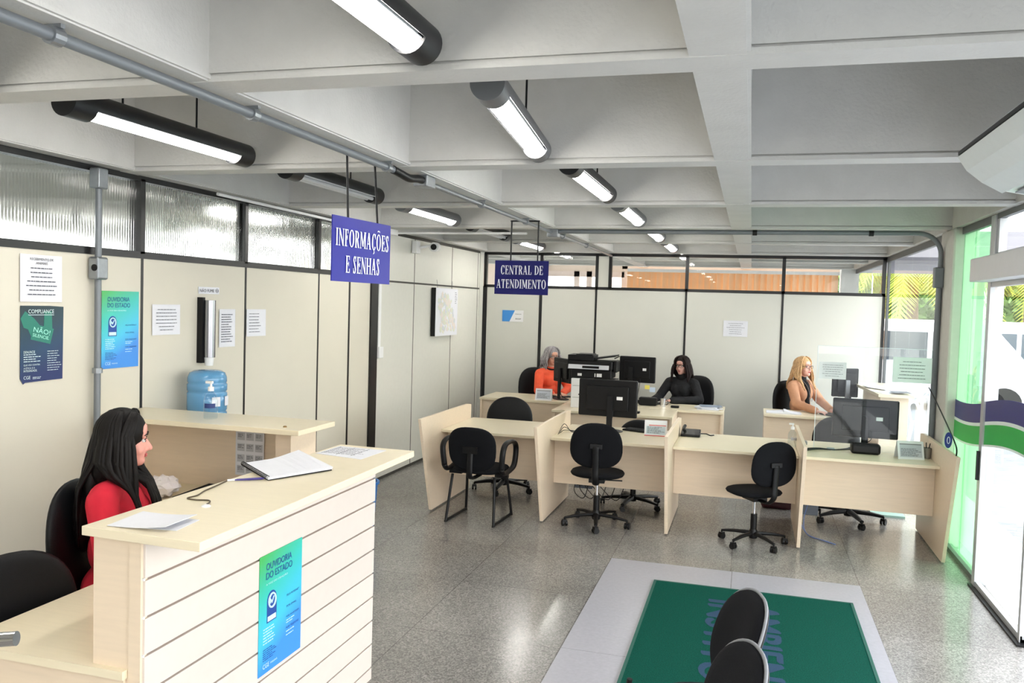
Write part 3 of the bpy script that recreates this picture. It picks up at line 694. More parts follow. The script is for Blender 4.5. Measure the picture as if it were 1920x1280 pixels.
# framed map
t = thing('framed_map','framed pale map hanging on strings on the white cabinet wall','picture',(XL+.05,10.05,1.82))
F = Fr((XL+.07,9.66,1.52),(0,1,0),(0,0,1))
obj('frame', B().boxf(F,0,.79,0,.60,-.06,-.004), dark_m, t)
sh = obj('sheet', B().boxf(F,.0,.79,0,.60,-.004,0), paper_m, t)
mc = [(222,220,206),(208,212,204),(216,210,198),(204,208,212),(212,216,200),(222,214,208)]
R = random.Random(11)
outline = lambda v: (.12+.07*sin(v*9),.62+.08*sin(v*7+1)) if v < .45 else (.16+.05*sin(v*14),.5+.06*sin(v*11))
for i in range(6):
    b = B()
    for j in range(26):
        v = R.uniform(.06,.52); a,c_ = outline(v); u = R.uniform(a,c_); rr = R.uniform(.02,.045); k = R.randint(5,8); ph = R.uniform(0,6)
        n_ = .0004+.00012*(i*26+j)/26
        b.prism([(u+rr*cos(ph+2*pi*q/k)*R.uniform(.7,1.1),v+rr*sin(ph+2*pi*q/k)*R.uniform(.7,1.1)) for q in range(k)],F,.0002,n_+.0003)
    obj('map_region', b, mat('map_tint_%d'%i,mc[i],.7), sh)
obj('printed_text', B().lines(F,.68,.76,.4,.56,0,7,.006,3,False,.001), ink_m, t)
obj('string', B().tube([F(.12,.60,-.03),F(.14,.70,-.05)],.002,5).tube([F(.66,.60,-.03),F(.70,.70,-.05)],.002,5), ink_m, t)
# cup dispenser and water cooler
t = thing('cup_dispenser','tubular chrome cup dispenser on the wall above the water bottle','cup dispenser',(-3.76,5.19,1.46))
obj('barrel', B().cyl((-3.745,5.19,1.50),(-3.745,5.19,1.91),.042), mat('brushed_barrel',(150,150,154),.25,1), t, smooth=True)
obj('mounting_strip', B().box(XL,-3.765,5.135,5.165,1.46,1.93), dark_m, t)
obj('cup', B().lathe([(.028,1.44),(.036,1.51)],(-3.745,5.19,0)), white_m, t, smooth=True)
t = thing('water_cooler','white water cooler standing by the left wall behind the rear counter','water cooler',(-3.6,5.0,0))
obj('cabinet', B().box(-3.78,-3.47,4.84,5.16,0,1.08), white_m, t, bev=.02)
obj('tap', B().cyl((-3.47,5.06,.9),(-3.43,5.06,.9),.012), dark_m, t)
bt = bpy.data.materials.new('blue_bottle'); bt.use_nodes = True; q = bt.node_tree.nodes['Principled BSDF']
q.inputs['Base Color'].default_value = lin((96,160,206)); q.inputs['Roughness'].default_value = .12; q.inputs['Alpha'].default_value = .82; q.inputs['Coat Weight'].default_value = .4
t = thing('water_bottle','blue twenty-litre water bottle upside down on the cooler','water bottle',(-3.62,5.0,1.08))
pf = [(.03,1.08),(.05,1.10),(.125,1.12),(.134,1.14),(.134,1.22)]
pf = [(.02,1.08),(.128,1.10),(.134,1.115),(.134,1.135),(.126,1.145),(.134,1.155),(.134,1.27),(.126,1.28),(.134,1.29),(.134,1.33),(.126,1.34),(.132,1.35),(.13,1.38),(.118,1.41),(.09,1.425),(.02,1.43)]
obj('bottle', B().lathe(pf,(-3.62,5.0,0),36), bt, t, smooth='all')
b = B()
for a in (-.5,.25):
    F = Fr((-3.62+.136*cos(a),5.0+.136*sin(a),1.185),(-sin(a),cos(a),0),(0,0,1)); b.boxf(F,-.03,.03,0,.065,0,.002)
lb = obj('paper_label', b, paper_m, t)

# ================================================================== RECEPTION COUNTERS
t = thing('reception_counter','long cream reception counter with slatted front, at the left foreground','counter',(-1.9,3.0,0))
obj('counter_top', B().hexa([(-2.03,2.17,1.17),(-2.03,2.17,1.2),(-2.01,3.885,1.17),(-2.01,3.885,1.2),(-1.575,2.15,1.17),(-1.575,2.15,1.2),(-1.594,3.87,1.17),(-1.594,3.87,1.2)]), top_m, t, bev=.002)
obj('end_panel', B().box(-2.0,-1.845,2.19,2.215,.0,1.17), ply_m, t); obj('end_panel', B().box(-2.0,-1.83,3.84,3.87,.0,1.17), ply_m, t)
obj('side_post', B().box(-1.86,-1.815,2.185,2.215,0,1.17), ply_m, t)
b = B().box(-1.83,-1.822,2.2,3.875,0,1.17); bk = obj('slat_backing', b, groove_m, t)
z = 1.17; zs = [1.17,1.043,.920,.797,.674,.551,.428,.305,.182,.059]
for i in range(9): obj('slat', B().box(-1.824,-1.806,2.195,3.882,zs[i+1]+.005,zs[i]-(.003 if i else 0)), slat_m, t, bev=.0015)
obj('slat', B().box(-1.824,-1.806,2.195,3.882,.0,zs[9]-.003), slat_m, t)
b = B()
for z in zs[1:-1]: b.box(-1.822,-1.807,2.189,2.1955,z-.002,z+.006)
obj('groove_clip', b, white_m, t)
obj('work_surface', B().box(-2.55,-1.865,2.165,2.85,.722,.75).box(-2.35,-2.0,2.85,3.84,.722,.75), top_m, t)
obj('front_panel', B().box(-2.0,-1.985,2.22,3.84,.75,1.17).box(-2.52,-1.87,2.176,2.188,0,.722), ply_m, t)
ouvidoria(Fr((-1.805,2.835,.45),(0,1,0),(0,0,1)),'green-to-blue OUVIDORIA DO ESTADO poster on the slatted counter front',(-1.8,3.0,.69))
t = thing('rear_counter','beige high counter behind the long-haired receptionist, with sanitizer on top','counter',(-3.1,4.4,0))
obj('counter_top', B().box(-3.8,-2.42,4.17,4.60,1.17,1.2), top_m, t, bev=.002)
obj('back_panel', B().box(-3.75,-2.56,4.50,4.52,.0,1.17), ply_m, t)
obj('side_panel', B().box(-2.62,-2.52,4.26,4.55,0,1.17), ply_m, t)
obj('side_panel', B().box(-3.74,-3.70,4.26,4.5,0,1.17), ply_m, t)
obj('work_surface', B().box(-3.74,-2.62,3.92,4.5,.722,.75), top_m, t)
obj('brass_fitting', B().lathe([(.012,1.2),(.008,1.208)],(-2.56,4.26,0)), mat('brass',(150,120,80),.4,.8), t)
# things on and in the counters
F = Fr((-3.0,4.495,.80),(1,0,0),(0,0,1))
t = thing('calendar_sheet','white sheet of small printed boxes hung inside the rear counter','calendar',(-2.9,4.49,.95))
F = Fr((-3.04,4.492,.84),(1,0,0),(0,0,1)); obj('sheet', B().boxf(F,0,.20,0,.30,0,.002), paper_m, t)
b = B()
for i in range(3):
    for j in range(4): b.boxf(F,.012+i*.063,.064+i*.063,.065+j*.068-.05,.112+j*.068-.05,.002,.0025)
obj('printed_boxes', b, mat('pale_grey_print',(190,192,198),.8), t)
b = B()
for i in range(3):
    for j in range(4): b.lines(F,.016+i*.063,.062+i*.063,.03+j*.068,.055+j*.068,0,3,.003,i*4+j,False,.0032)
obj('printed_text', b, ink_m, t)
def bottle(name,label,x,y,z,s=1,lab=(40,60,120)):
    t = thing(name,label,'bottle',(x,y,z))
    cl = glass('clear_pet',(.9,.94,.96),1.6)
    obj('bottle', B().lathe([(.034*s,0),(.037*s,.006*s),(.037*s,.10*s),(.03*s,.125*s),(.015*s,.145*s),(.013*s,.155*s)],(x,y,z),24), cl, t, smooth='all')
    obj('pump', B().lathe([(.016*s,.15*s),(.016*s,.172*s),(.006*s,.174*s),(.006*s,.195*s)],(x,y,z),16).box(x-.03*s,x+.01*s,y-.008*s,y+.008*s,z+.19*s,z+.203*s), white_m, t)
    a = -1.0; b = B()
    for k in range(8):
        a0,a1 = -1.9+.2*k,-1.9+.2*(k+1); b.hexa([(x+r_*cos(q)*s,y+r_*sin(q)*s,z+zz*s) for r_ in (.0375,.0385) for q in (a0,a1) for zz in (.06,.085)])
    obj('label', b, mat('label_blue_%d'%lab[0],lab,.5), t); return t
bottle('sanitizer_bottle','clear pump bottle of hand sanitizer standing on the rear counter top',-3.13,4.36,1.2,1.12)
bottle('sanitizer_bottle','clear pump bottle beside the fourth partition of the service desks',.40,7.9,.74,1.05,(200,205,215))
t = thing('crumpled_bag','crumpled pale plastic bag on the desk under the rear counter','bag',(-3.3,4.15,.75))
b = B().ell((-3.3,4.15,.815),(.10,.09,.055),seg=18,rings=12)
R = random.Random(5)
for v in b.bm.verts: v.co += Vector((R.gauss(0,.006),R.gauss(0,.006),R.gauss(0,.006)))
obj('bag', b, mat('pale_bag',(222,214,212),.35), t)
t = solo('black_cloth', B().hexa([(-3.2,4.1,.752),(-3.2,4.1,.77),(-3.2,4.45,.752),(-3.2,4.45,.78),(-2.72,4.05,.752),(-2.72,4.05,.765),(-2.72,4.4,.752),(-2.72,4.4,.79)]), fab_m, 'folded black garment lying on the desk under the rear counter','cloth',bev=.006)
solo('yellow_box', B().box(-2.70,-2.64,4.3,4.4,.752,.83), mat('yellow_card',(214,190,90),.6),'small yellow box in the corner under the rear counter','box',bev=.003)
# papers on the front counter
def sheet_on(name,label,pts,z0,th,m_=paper_m,cat='paper'):
    F = Fr((0,0,0),(1,0,0),(0,1,0)); return solo(name, B().prism(pts,F,z0,z0+th), m_, label, cat)
t = thing('booklet','thin white folded booklet at the near end of the slatted counter','paper',(-1.86,2.3,1.2))
F = Fr((0,0,1.2),(1,0,0),(0,1,0))
obj('lower_leaf', B().prism([(-1.95,2.20),(-1.965,2.37),(-1.735,2.365),(-1.72,2.23)],F,.0006,.002), paper_m, t)
b = B(); P=[]
lo = [(-1.955,2.195),(-1.735,2.195)]; hi = [(-1.975,2.385),(-1.74,2.36)]
for k in range(7):
    s_ = k/6; zz = .002+.018*s_**2.2; a = Vector(lo[0]).lerp(Vector(lo[1]),s_); c_ = Vector(hi[0]).lerp(Vector(hi[1]),s_)
    P.append([b.bm.verts.new(q) for q in ((a.x,a.y,1.2+zz),(c_.x,c_.y,1.2+zz),(c_.x,c_.y,1.2012+zz),(a.x,a.y,1.2012+zz))])
for k in range(6):
    for j in range(4): b.bm.faces.new((P[k][j],P[k][(j+1)%4],P[k+1][(j+1)%4],P[k+1][j]))
b.bm.faces.new(P[0]); b.bm.faces.new(P[-1]); obj('upper_leaf', b, paper_m, t)
t = thing('spiral_notebook','open spiral notebook with curled pages on the slatted counter','notebook',(-1.93,3.2,1.2))
A = Vector((-2.13,3.20,0)); Bp = Vector((-1.865,2.98,0)); C_ = Vector((-1.73,3.27,0)); D_ = Vector((-2.02,3.48,0))
for i,(zz,off) in enumerate(((.001,0),(.006,.004),(.011,.008))):
    b = B(); P=[]
    for k in range(9):
        s_ = k/8; p0 = A.lerp(D_,s_); p1 = Bp.lerp(C_,s_); c0 = (.022*max(0,s_-.55)/.45)*(i/2) ; c1 = .002*i
        sx = Vector((off,-off,0))
        P.append([b.bm.verts.new(q) for q in ((p0+sx+Vector((0,0,1.2+zz+c0))),(p1+sx+Vector((0,0,1.2+zz+c1*s_))),(p1+sx+Vector((0,0,1.204+zz+c1*s_))),(p0+sx+Vector((0,0,1.204+zz+c0))))])
    for k in range(8):
        for j in range(4): b.bm.faces.new((P[k][j],P[k][(j+1)%4],P[k+1][(j+1)%4],P[k+1][j]))
    b.bm.faces.new(P[0]); b.bm.faces.new(P[-1]); obj('page_block', b, paper_m if i else dark_m, t)
b = B()
for k in range(34):
    p = A.lerp(Bp,(k+.5)/34)+Vector((0,0,1.212)); d = Vector((.6,.75,0))
    b.tube([p+d*.009*cos(a)+Vector((0,0,.009*sin(a))) for a in [j*2*pi/8 for j in range(9)]],.0013,5,cap=False)
obj('spiral_wire', b, dark_m, t)
t = thing('form_sheet','printed form lying at the far end of the slatted counter','paper',(-1.85,3.7,1.2))
obj('sheet', B().prism([(-1.995,3.60),(-1.985,3.83),(-1.72,3.815),(-1.73,3.55)],Fr((0,0,1.2),(1,0,0),(0,1,0)),.0005,.0016), paper_m, t)
F = Fr((-1.985,3.62,1.2),(1,-.04,0),(.04,1,0)); b = B().lines(F,.01,.23,.01,.18,0,9,.003,21,False,.0022)
for u in (.01,.09,.17): b.boxf(F,u,u+.002,.0,.19,.0016,.0022)
obj('printed_text', b, ink_m, t)
t = thing('chained_pen','pen on a beaded chain fixed to the slatted counter top','pen',(-1.83,2.53,1.2))
obj('pen', B().tube([(-1.985,2.915,1.206),(-1.935,2.955,1.206),(-1.90,2.985,1.206),(-1.885,2.995,1.206)],[.0035,.005,.005,.0015],8), mat('violet_pen',(70,60,130),.4), t)
obj('pen_cap', B().tube([(-2.0,2.90,1.206),(-1.975,2.925,1.206)],.0045,8), white_m, t)
obj('chain', B().tube(ease([(-1.83,2.535,1.208),(-1.845,2.57,1.204),(-1.87,2.60,1.203),(-1.92,2.59,1.203),(-1.96,2.60,1.203),(-1.955,2.65,1.203),(-1.975,2.72,1.203),(-1.985,2.80,1.204),(-1.995,2.89,1.206)],10),.0028,6), mat('bronze_chain',(104,92,76),.4,.8), t)
obj('base_plate', B().lathe([(.016,1.2),(.016,1.203),(.005,1.208)],(-1.83,2.53,0),18), white_m, t)
t = thing('handrail_end','polished steel tube end at the bottom left edge','rail',(-1.62,1.38,1.15))
obj('tube', B().cyl((-1.95,1.33,1.135),(-1.545,1.465,1.172),.016), chrome_m, t, bev=.002, smooth=True)
obj('post', B().cyl((-1.9,1.347,0),(-1.9,1.347,1.135),.016), chrome_m, t, smooth=True)

# ================================================================== CHAIRS
def caster(b_parent,x,y,a,t):
    M = T(x,y,0)@Rz(a); b = B()
    for s in (-1,1): b.tube([M@Vector((s*.006,0,.026)),M@Vector((s*.024,0,.026))],.026,16)
    b.boxm(M,-.02,.02,-.02,.018,.035,.058).tube([M@Vector((0,0,.05)),M@Vector((0,0,.078))],.008,8)
    return obj('caster', b, dark_m, t, smooth=True)
def star(t, rr=.27, a0=.3, m_=dark_m, fat=.024):
    obj('base_hub', B().lathe([(.035,.055),(.04,.075),(.04,.11),(.03,.135)],(0,0,0)), m_, t, smooth=True)
    for i in range(5):
        a = a0+i*2*pi/5; d = Vector((cos(a),sin(a),0))
        obj('base_arm', B().tube([d*.02+Vector((0,0,.10)),d*rr*.6+Vector((0,0,.092)),d*rr+Vector((0,0,.075))],[fat,fat*.85,fat*.6],8,flat=.75), m_, t, smooth=True)
        caster(None,d.x*rr,d.y*rr,a+.6*sin(i*2.1),t)
def swivel(name,label,mt,back_w=.42,back_h=.38,seat_w=.44,zt=.92,chrome=True,a0=.3,rr=.27,zs=.47,fat=.024,e=2.5,group=None,rake=.10,back_m=None):
    # faces +Y, backrest at -Y
    t = thing(name,label,'chair',(0,0,0),group,world=False)
    star(t,rr,a0,dark_m,fat)
    obj('gas_lift', B().cyl((0,0,.1),(0,0,.26),.027).cyl((0,0,.26),(0,0,zs-.06),.014 if chrome else .024), chrome_m if chrome else dark_m, t, smooth=True)
    obj('lift_sleeve', B().cyl((0,0,.09),(0,0,.27),.029), dark_m, t, smooth=True)
    obj('mechanism', B().box(-.07,.07,-.09,.09,zs-.075,zs-.045).cyl((.05,0,zs-.06),(.22,.03,zs-.065),.006), dark_m, t)
    obj('seat', B().cushion(seat_w,.42,.035,.03,T(0,.02,zs)@Matrix.Rotation(pi/2,4,'X'),2.6), mt, t, smooth='all')
    zb = zt-back_h/2; yb = -.22
    M = T(0,yb-rake*.5,zb)@Matrix.Rotation(rake,4,'X')
    obj('backrest', B().cushion(back_w,back_h,.028,.03,M,e,-.0,-.05), back_m or mt, t, smooth='all')
    sp = obj('back_support', B().tube(ease([(0,-.05,zs-.06),(0,-.20,zs-.06),(0,-.285,zs+.0),(0,-.295,zs+.1),(0,yb-rake*.5-.04,zb)]),.03,10,flat=.45), dark_m, t, smooth='all')
    obj('adjusting_knob', B().boxm(T(0,yb-rake*.5-.035,zb),-.055,.055,-.012,.012,-.022,.022), dark_m, sp, bev=.006)
    return t
ch2 = swivel('swivel_chair','black swivel chair with oval back at the second service desk',fab_m,.45,.40,.48,.955,True,-.25,.29); ch2.location=(-1.26,7.33,0); ch2.rotation_euler=(0,0,radians(6))
ch3 = dup(ch2,(.09,7.24,0),radians(33),'black swivel chair turned sideways, its back support in view, at the third service desk')
ch3.scale=(.93,.93,.95)
# visitor chair on sled frame
t = thing('visitor_chair','black visitor chair with loop arms and sled frame at the first service desk','chair',(0,0,0),world=False)
obj('seat', B().cushion(.48,.46,.035,.03,T(0,.02,.46)@Matrix.Rotation(pi/2,4,'X'),3), fab_m, t, smooth='all')
obj('backrest', B().cushion(.45,.40,.03,.03,T(0,-.22,.66)@Matrix.Rotation(.12,4,'X'),2.8,.0,.04), fab_m, t, smooth='all')
obj('back_support', B().tube(ease([(0,-.02,.40),(0,-.2,.40),(0,-.27,.45),(0,-.265,.64)]),.026,10,flat=.4).boxm(T(0,-.262,.66),-.07,.07,-.012,.012,-.03,.03), dark_m, t, smooth=True)
for s in (-1,1):
    obj('sled_leg', B().tube(ease([(s*.20,-.17,.42),(s*.225,-.235,.03),(s*.225,-.21,.012),(s*.225,.2,.012),(s*.225,.235,.03),(s*.19,.16,.42)],6),.0125,12), dark_m, t, smooth='all')
    arm = [(s*.27,-.20,.50),(s*.285,-.21,.66),(s*.285,-.13,.72),(s*.285,.05,.715),(s*.285,.14,.65),(s*.28,.12,.50),(s*.275,.0,.455),(s*.27,-.14,.455),(s*.27,-.20,.50)]
    obj('armrest', B().tube(ease(arm,6),.02,10,flat=1.3), dark_m, t, smooth='all')
    obj('arm_bracket', B().box(min(s*.16,s*.28),max(s*.16,s*.28),-.06,-.02,.40,.44), dark_m, t)
t.location=(-2.30,7.16,0); t.rotation_euler=(0,0,radians(-3))
# clerk chairs with thick bases
off1 = swivel('office_chair','empty black office chair with wide rounded back behind the first service desk',vin_m,.50,.46,.48,.95,False,.2,.31,.50,.032,2.3,rake=.12); off1.location=(-2.42,8.35,0); off1.rotation_euler=(0,0,radians(188))
off2 = dup(off1,(-1.05,8.2,0),radians(175),'empty black office chair mostly hidden behind the second service desk and its monitor')
off2.scale=(.95,.95,.86)
off4 = dup(off1,(.95,8.38,0),radians(203),'black office chair behind the acrylic screen of the fourth service desk')
# ---------------------------------------------------------------- service desks
def partition(x,label):
    F = Fr((x,0,0),(0,1,0),(0,0,1))
    b = B(); b.prism([(7.22,.012),(8.30,.012),(8.30,.885),(8.2,.90),(6.90,.90)],F,-.014,.014)
    return solo('desk_partition', b, ply_m, label,'partition','slanted partitions between the service desks',bev=.002)
PX = [-2.80,-1.735,-.63,.45,1.535]
for x,l in zip(PX,('slanted beige partition at the left end of the service desks','slanted beige partition between the sled-frame chair and the round-backed swivel chair','slanted beige partition beside the red and white desk calendar','slanted beige partition left of the acrylic screen','slanted beige partition at the right end, beside the green glass')): partition(x,l)
for i,l in enumerate(('empty first service desk, leftmost','second service desk, with the wide monitor and red calendar','third service desk, with the black telephone','fourth service desk, rightmost, behind the acrylic screen')):
    x0,x1 = PX[i]+.016,PX[i+1]-.016; t = thing('service_desk','pale wood '+l,'desk',((x0+x1)/2,7.9,0),'service desks in the front row')
    obj('desk_top', B().box(x0,x1,7.42,8.36,.715,.74), top_m, t, bev=.002)
    obj('modesty_panel', B().box(x0,x1,7.60,7.62,.29,.715), ply_m, t)
# rear desks
def desk(name,label,x0,x1,y0,y1,z=.74,front=.1,legs=True,group=None):
    t = thing(name,label,'desk',((x0+x1)/2,(y0+y1)/2,0),group)
    obj('desk_top', B().box(x0,x1,y0,y1,z-.028,z), top_m, t, bev=.002)
    obj('front_panel', B().box(x0+.03,x1-.03,y0+.05,y0+.07,front,z-.028), ply_m, t)
    obj('side_panel', B().box(x0+.005,x0+.03,y0+.02,y1-.02,0,z-.028), ply_m, t); obj('side_panel', B().box(x1-.03,x1-.005,y0+.02,y1-.02,0,z-.028), ply_m, t)
    return t
desk('clerk_desk','pale desk in front of the clerk in the orange sweater',-3.32,-2.20,10.2,10.93)
desk('clerk_desk','low pale cabinet desk under the printer and white computer tower',-2.18,-.80,9.42,10.14,.74,.03)
desk('clerk_desk','pale desk in front of the dark-haired clerk',-2.18,-.27,10.16,10.80)
desk('clerk_desk','pale desk in front of the blonde clerk',.19,1.25,10.28,10.9)
t = thing('high_counter','pale raised counter with papers, at the right beside the side glazing','counter',(1.5,10,0))
obj('counter_top', B().hexa([(1.20,10.9,1.10),(1.20,10.9,1.13),(1.30,9.35,1.10),(1.30,9.35,1.13),(1.64,10.9,1.10),(1.64,10.9,1.13),(1.64,9.35,1.10),(1.64,9.35,1.13)]), top_m, t)
obj('side_panel', B().box(1.33,1.45,9.44,10.8,0,1.10), ply_m, t); obj('front_panel', B().box(1.33,1.60,9.42,9.44,.0,1.10), ply_m, t)
for i,(x,y,a,c) in enumerate(((1.40,9.6,.3,(235,235,240)),(1.52,9.75,-.2,(225,228,235)),(1.45,9.95,.6,(238,238,238)),(1.36,10.15,.1,(210,214,222)),(1.53,9.5,.1,(120,122,126)))):
    b = B().boxm(T(x,y,1.13)@Rz(a),-.10 if i<4 else -.09,.10 if i<4 else .09,-.14 if i<4 else -.10,.14 if i<4 else .10,.001+.004*i,.004+.004*i)
    solo('leaflet', b, mat('leaflet_%d'%i,c,.7),('white loose leaflets spread on the raised counter' if i<4 else 'grey folder under the leaflets on the raised counter'),'paper','loose leaflets on the raised counter' if i<4 else None)
# ---------------------------------------------------------------- computers
def monitor(label,x,y,rz,w,h,zb,zt,desk_z=.74,foot=True,stick=True,neckx=0,group=None,cable=True):
    # back faces local -Y
    t = thing('monitor',label,'monitor',(0,0,0),group,world=False)
    zc = (zb+zt)/2-desk_z
    obj('panel', B().box(-w/2,w/2,-.02,.02,zc-h/2,zc+h/2), dark_m, t, bev=.012)
    obj('rear_housing', B().boxm(T(0,-.028,zc),-w*.36,w*.36,-.012,.012,-h*.33,h*.33), dark_m, t, bev=.008)
    obj('screen', B().box(-w/2+.012,w/2-.012,.02,.0215,zc-h/2+.02,zc+h/2-.012), mat('screen_glass',(60,80,110),.1), t)
    obj('stand_neck', B().box(neckx-.028,neckx+.028,-.062,-.042,.008,zc+.03).box(neckx-.02,neckx+.02,-.05,-.03,zc-.04,zc+.03), grey_m if foot==2 else dark2_m, t, bev=.004)
    if foot: obj('stand_foot', B().lathe([(.11,.0),(.115,.006),(.10,.012)],(neckx,-.02,0),30,1.15,.85), dark_m, t, smooth=True)
    if stick: obj('asset_label', B().box(w*.16,w*.26,-.0415,-.0402,zc-.01,zc+.022), white_m, t)
    if cable: obj('cable', B().tube(ease([(w*.1,-.03,zc-h*.25),(w*.1,-.05,zc-h*.5),(w*.04,-.03,.06),(w*.1,.06,.004)]),.004,6), dark_m, t)
    t.location=(x,y,desk_z); t.rotation_euler=(0,0,rz); return t
monitor('wide black monitor seen from behind on the second service desk',-1.31,8.08,radians(-3),.58,.36,.88,1.24,neckx=.03)
monitor('black monitor seen from behind through the acrylic screen of the fourth desk',1.02,8.06,radians(-4),.55,.345,.845,1.19)
monitor('black monitor on an arm facing the dark-haired clerk',-1.36,10.62,radians(-4),.46,.33,1.0,1.33,neckx=-.08)
monitor('narrow-looking black monitor facing the clerk in orange, left of the printer',-2.30,10.52,radians(-48),.44,.31,.96,1.27,foot=True,stick=False)
monitor('tilted grey-backed monitor on an arm beside the blonde clerk',1.09,10.5,radians(30),.34,.33,.98,1.31,stick=False,foot=2)
monitor('small black screen low beside the blonde clerk',1.15,10.76,radians(12),.24,.17,.95,1.12,stick=False,cable=False)
# computer tower and printer
t = thing('computer_tower','white computer tower under the printer on the middle desk','computer',(-1.93,9.95,.74))
obj('case', B().box(-2.03,-1.80,9.75,10.1,.74,1.09), white_m, t, bev=.006)
obj('front_bezel', B().box(-2.02,-1.81,9.746,9.75,.76,1.07), white_m, t); obj('power_button', B().cyl((-1.93,9.742,.90),(-1.93,9.747,.90),.008), dark_m, t)
obj('drive_slot', B().box(-2.01,-1.82,9.744,9.747,1.0,1.004), grey_m, t); obj('drive_slot', B().box(-2.01,-1.82,9.744,9.747,.86,.864), grey_m, t)
solo('printer_shelf', B().box(-2.02,-1.5,9.82,10.12,1.062,1.08).box(-1.56,-1.53,9.85,10.1,.74,1.062) if 0 else B().box(-1.78,-1.52,9.80,10.12,.745,1.085), mat('dark_cupboard',(70,68,66),.6),'dark box beside the white tower, carrying the printer','box',bev=.004)
t = thing('printer','black multifunction printer with a silver control strip and open paper tray','printer',(-1.8,9.95,1.09))
obj('body', B().box(-2.04,-1.56,9.78,10.14,1.095,1.20), dark_m, t, bev=.01)
obj('scanner_unit', B().box(-2.09,-1.55,9.76,10.16,1.20,1.30), dark_m, t, bev=.012)
obj('document_feeder', B().box(-2.09,-1.78,9.80,10.12,1.30,1.365).box(-2.0,-1.80,9.84,10.1,1.365,1.375), dark_m, t, bev=.012)
obj('feeder_tray', B().hexa([(-1.80,9.82,1.31),(-1.80,9.82,1.33),(-1.80,10.1,1.31),(-1.80,10.1,1.33),(-1.52,9.82,1.36),(-1.52,9.82,1.375),(-1.52,10.1,1.36),(-1.52,10.1,1.375)]).cyl((-1.53,9.8,1.34),(-1.47,9.8,1.37),.006), dark2_m, t)
obj('side_handle', B().box(-1.55,-1.50,9.84,10.06,1.17,1.31), dark_m, t, bev=.012)
obj('control_strip', B().hexa([(-2.07,9.735,1.205),(-2.07,9.75,1.255),(-2.07,9.77,1.205),(-2.07,9.77,1.255),(-1.585,9.735,1.205),(-1.585,9.75,1.255),(-1.585,9.77,1.205),(-1.585,9.77,1.255)]), mat('silver_plastic',(206,208,212),.35,.2), t)
obj('display', B().box(-1.90,-1.70,9.735,9.745,1.215,1.243), dark_m, t)
obj('output_slot', B().box(-1.97,-1.66,9.775,9.781,1.11,1.165), dark2_m, t)
obj('paper_edge', B().box(-1.73,-1.67,9.77,9.776,1.115,1.155).box(-1.755,-1.745,9.77,9.776,1.115,1.155).box(-1.96,-1.91,9.77,9.776,1.12,1.15), white_m, t)
# keyboards
def keyboard(label,x,y,z,rz,w=.44):
    t = thing('keyboard',label,'keyboard',(0,0,0),None,world=False)
    obj('base', B().box(-w/2,w/2,-.07,.07,.002,.018), dark_m, t, bev=.004)
    b = B()
    for r in range(5):
        for c in range(15): b.box(-w/2+.01+c*(w-.02)/15,-w/2+.006+(c+.85)*(w-.02)/15,-.06+r*.025,-.04+r*.025,.018,.022)
    obj('keys', b, dark2_m, t); t.location=(x,y,z); t.rotation_euler=(0,0,rz)
keyboard('black keyboard behind the wide monitor on the second service desk',-.98,8.17,.74,radians(160),.36)
keyboard('black keyboard under the hands of the clerk in orange',-2.42,10.66,.74,radians(50),.40)
keyboard('black keyboard under the hands of the blonde clerk',.98,10.50,.74,radians(-60+0),.36)
keyboard('black keyboard in front of the dark-haired clerk',-1.22,10.66,.74,radians(-25),.36)
# acrylic screen
t = thing('acrylic_screen','clear acrylic sneeze screen standing on the fourth service desk','screen',(1.05,7.90,.74))
obj('sheet', B().box(.585,1.515,7.90,7.905,.745,1.66), acr_m, t)
obj('sheet_edge', B().box(.582,.586,7.898,7.907,.745,1.66).box(.585,1.515,7.899,7.906,1.66,1.663), mat('acrylic_edge',(214,226,232),.2), t)
obj('foot_bracket', B().box(.70,.76,7.86,7.95,.74,.75).box(1.45,1.51,7.86,7.95,.74,.75), mat('acrylic_edge',(214,226,232),.2), t)
notice(Fr((1.20,7.893,1.37),(1,0,.0),(0,0,1)),.31,.22,'large white sheet taped high on the right of the acrylic screen',6,14)
notice(Fr((.60,7.893,1.37),(1,0,0),(0,0,1)),.225,.15,'smaller white sheet taped on the acrylic screen beside the blonde clerk',6,15)
# desk calendars
def tent(label,x,y,z,rz,w=.2,h=.15,frame=(232,234,238),inner=(206,212,222),red=False):
    t = thing('desk_calendar',label,'calendar',(0,0,0),None,world=False)
    F = Fr((-w/2,-.05,0),(1,0,0),(0,.35,1)); G = Fr((w/2,.07,0),(-1,0,0),(0,-.35,1))
    obj('card', B().boxf(F,0,w,0,h,-.003,0).boxf(G,0,w,0,h,-.003,0), mat('cal_card_%d'%frame[0],frame,.5), t)
    obj('printed_month', B().boxf(F,w*.08,w*.92,h*.12,h*(.62 if red else .80),0,.001), mat('cal_grid_%d'%inner[0],inner,.6), t)
    b = B().lines(F,w*.12,w*.9,h*.15,h*.6,0,6,.004,int(x*50)%17,False,.002); obj('printed_text', b, ink_m, t)
    if red: obj('red_band', B().boxf(F,w*.2,w*.95,h*.66,h*.71,0,.0012).boxf(F,0,w,0,h*.05,0,.0012), mat('red_print',(206,70,70),.6), t)
    else: obj('title_band', B().boxf(F,w*.08,w*.92,h*.80,h*.86,0,.0012), grey_m, t)
    t.location=(x,y,z); t.rotation_euler=(0,0,rz)
tent('red and white desk calendar on the second service desk',-.83,8.0,.74,radians(5),.21,.15,red=True,inner=(200,216,224))
tent('grey-framed desk calendar at the right end of the fourth service desk',1.34,7.72,.74,radians(8),.21,.155,(224,228,230),(186,192,200))
tent('white desk calendar on the desk of the clerk in orange',-2.50,10.33,.74,radians(6),.21,.15)
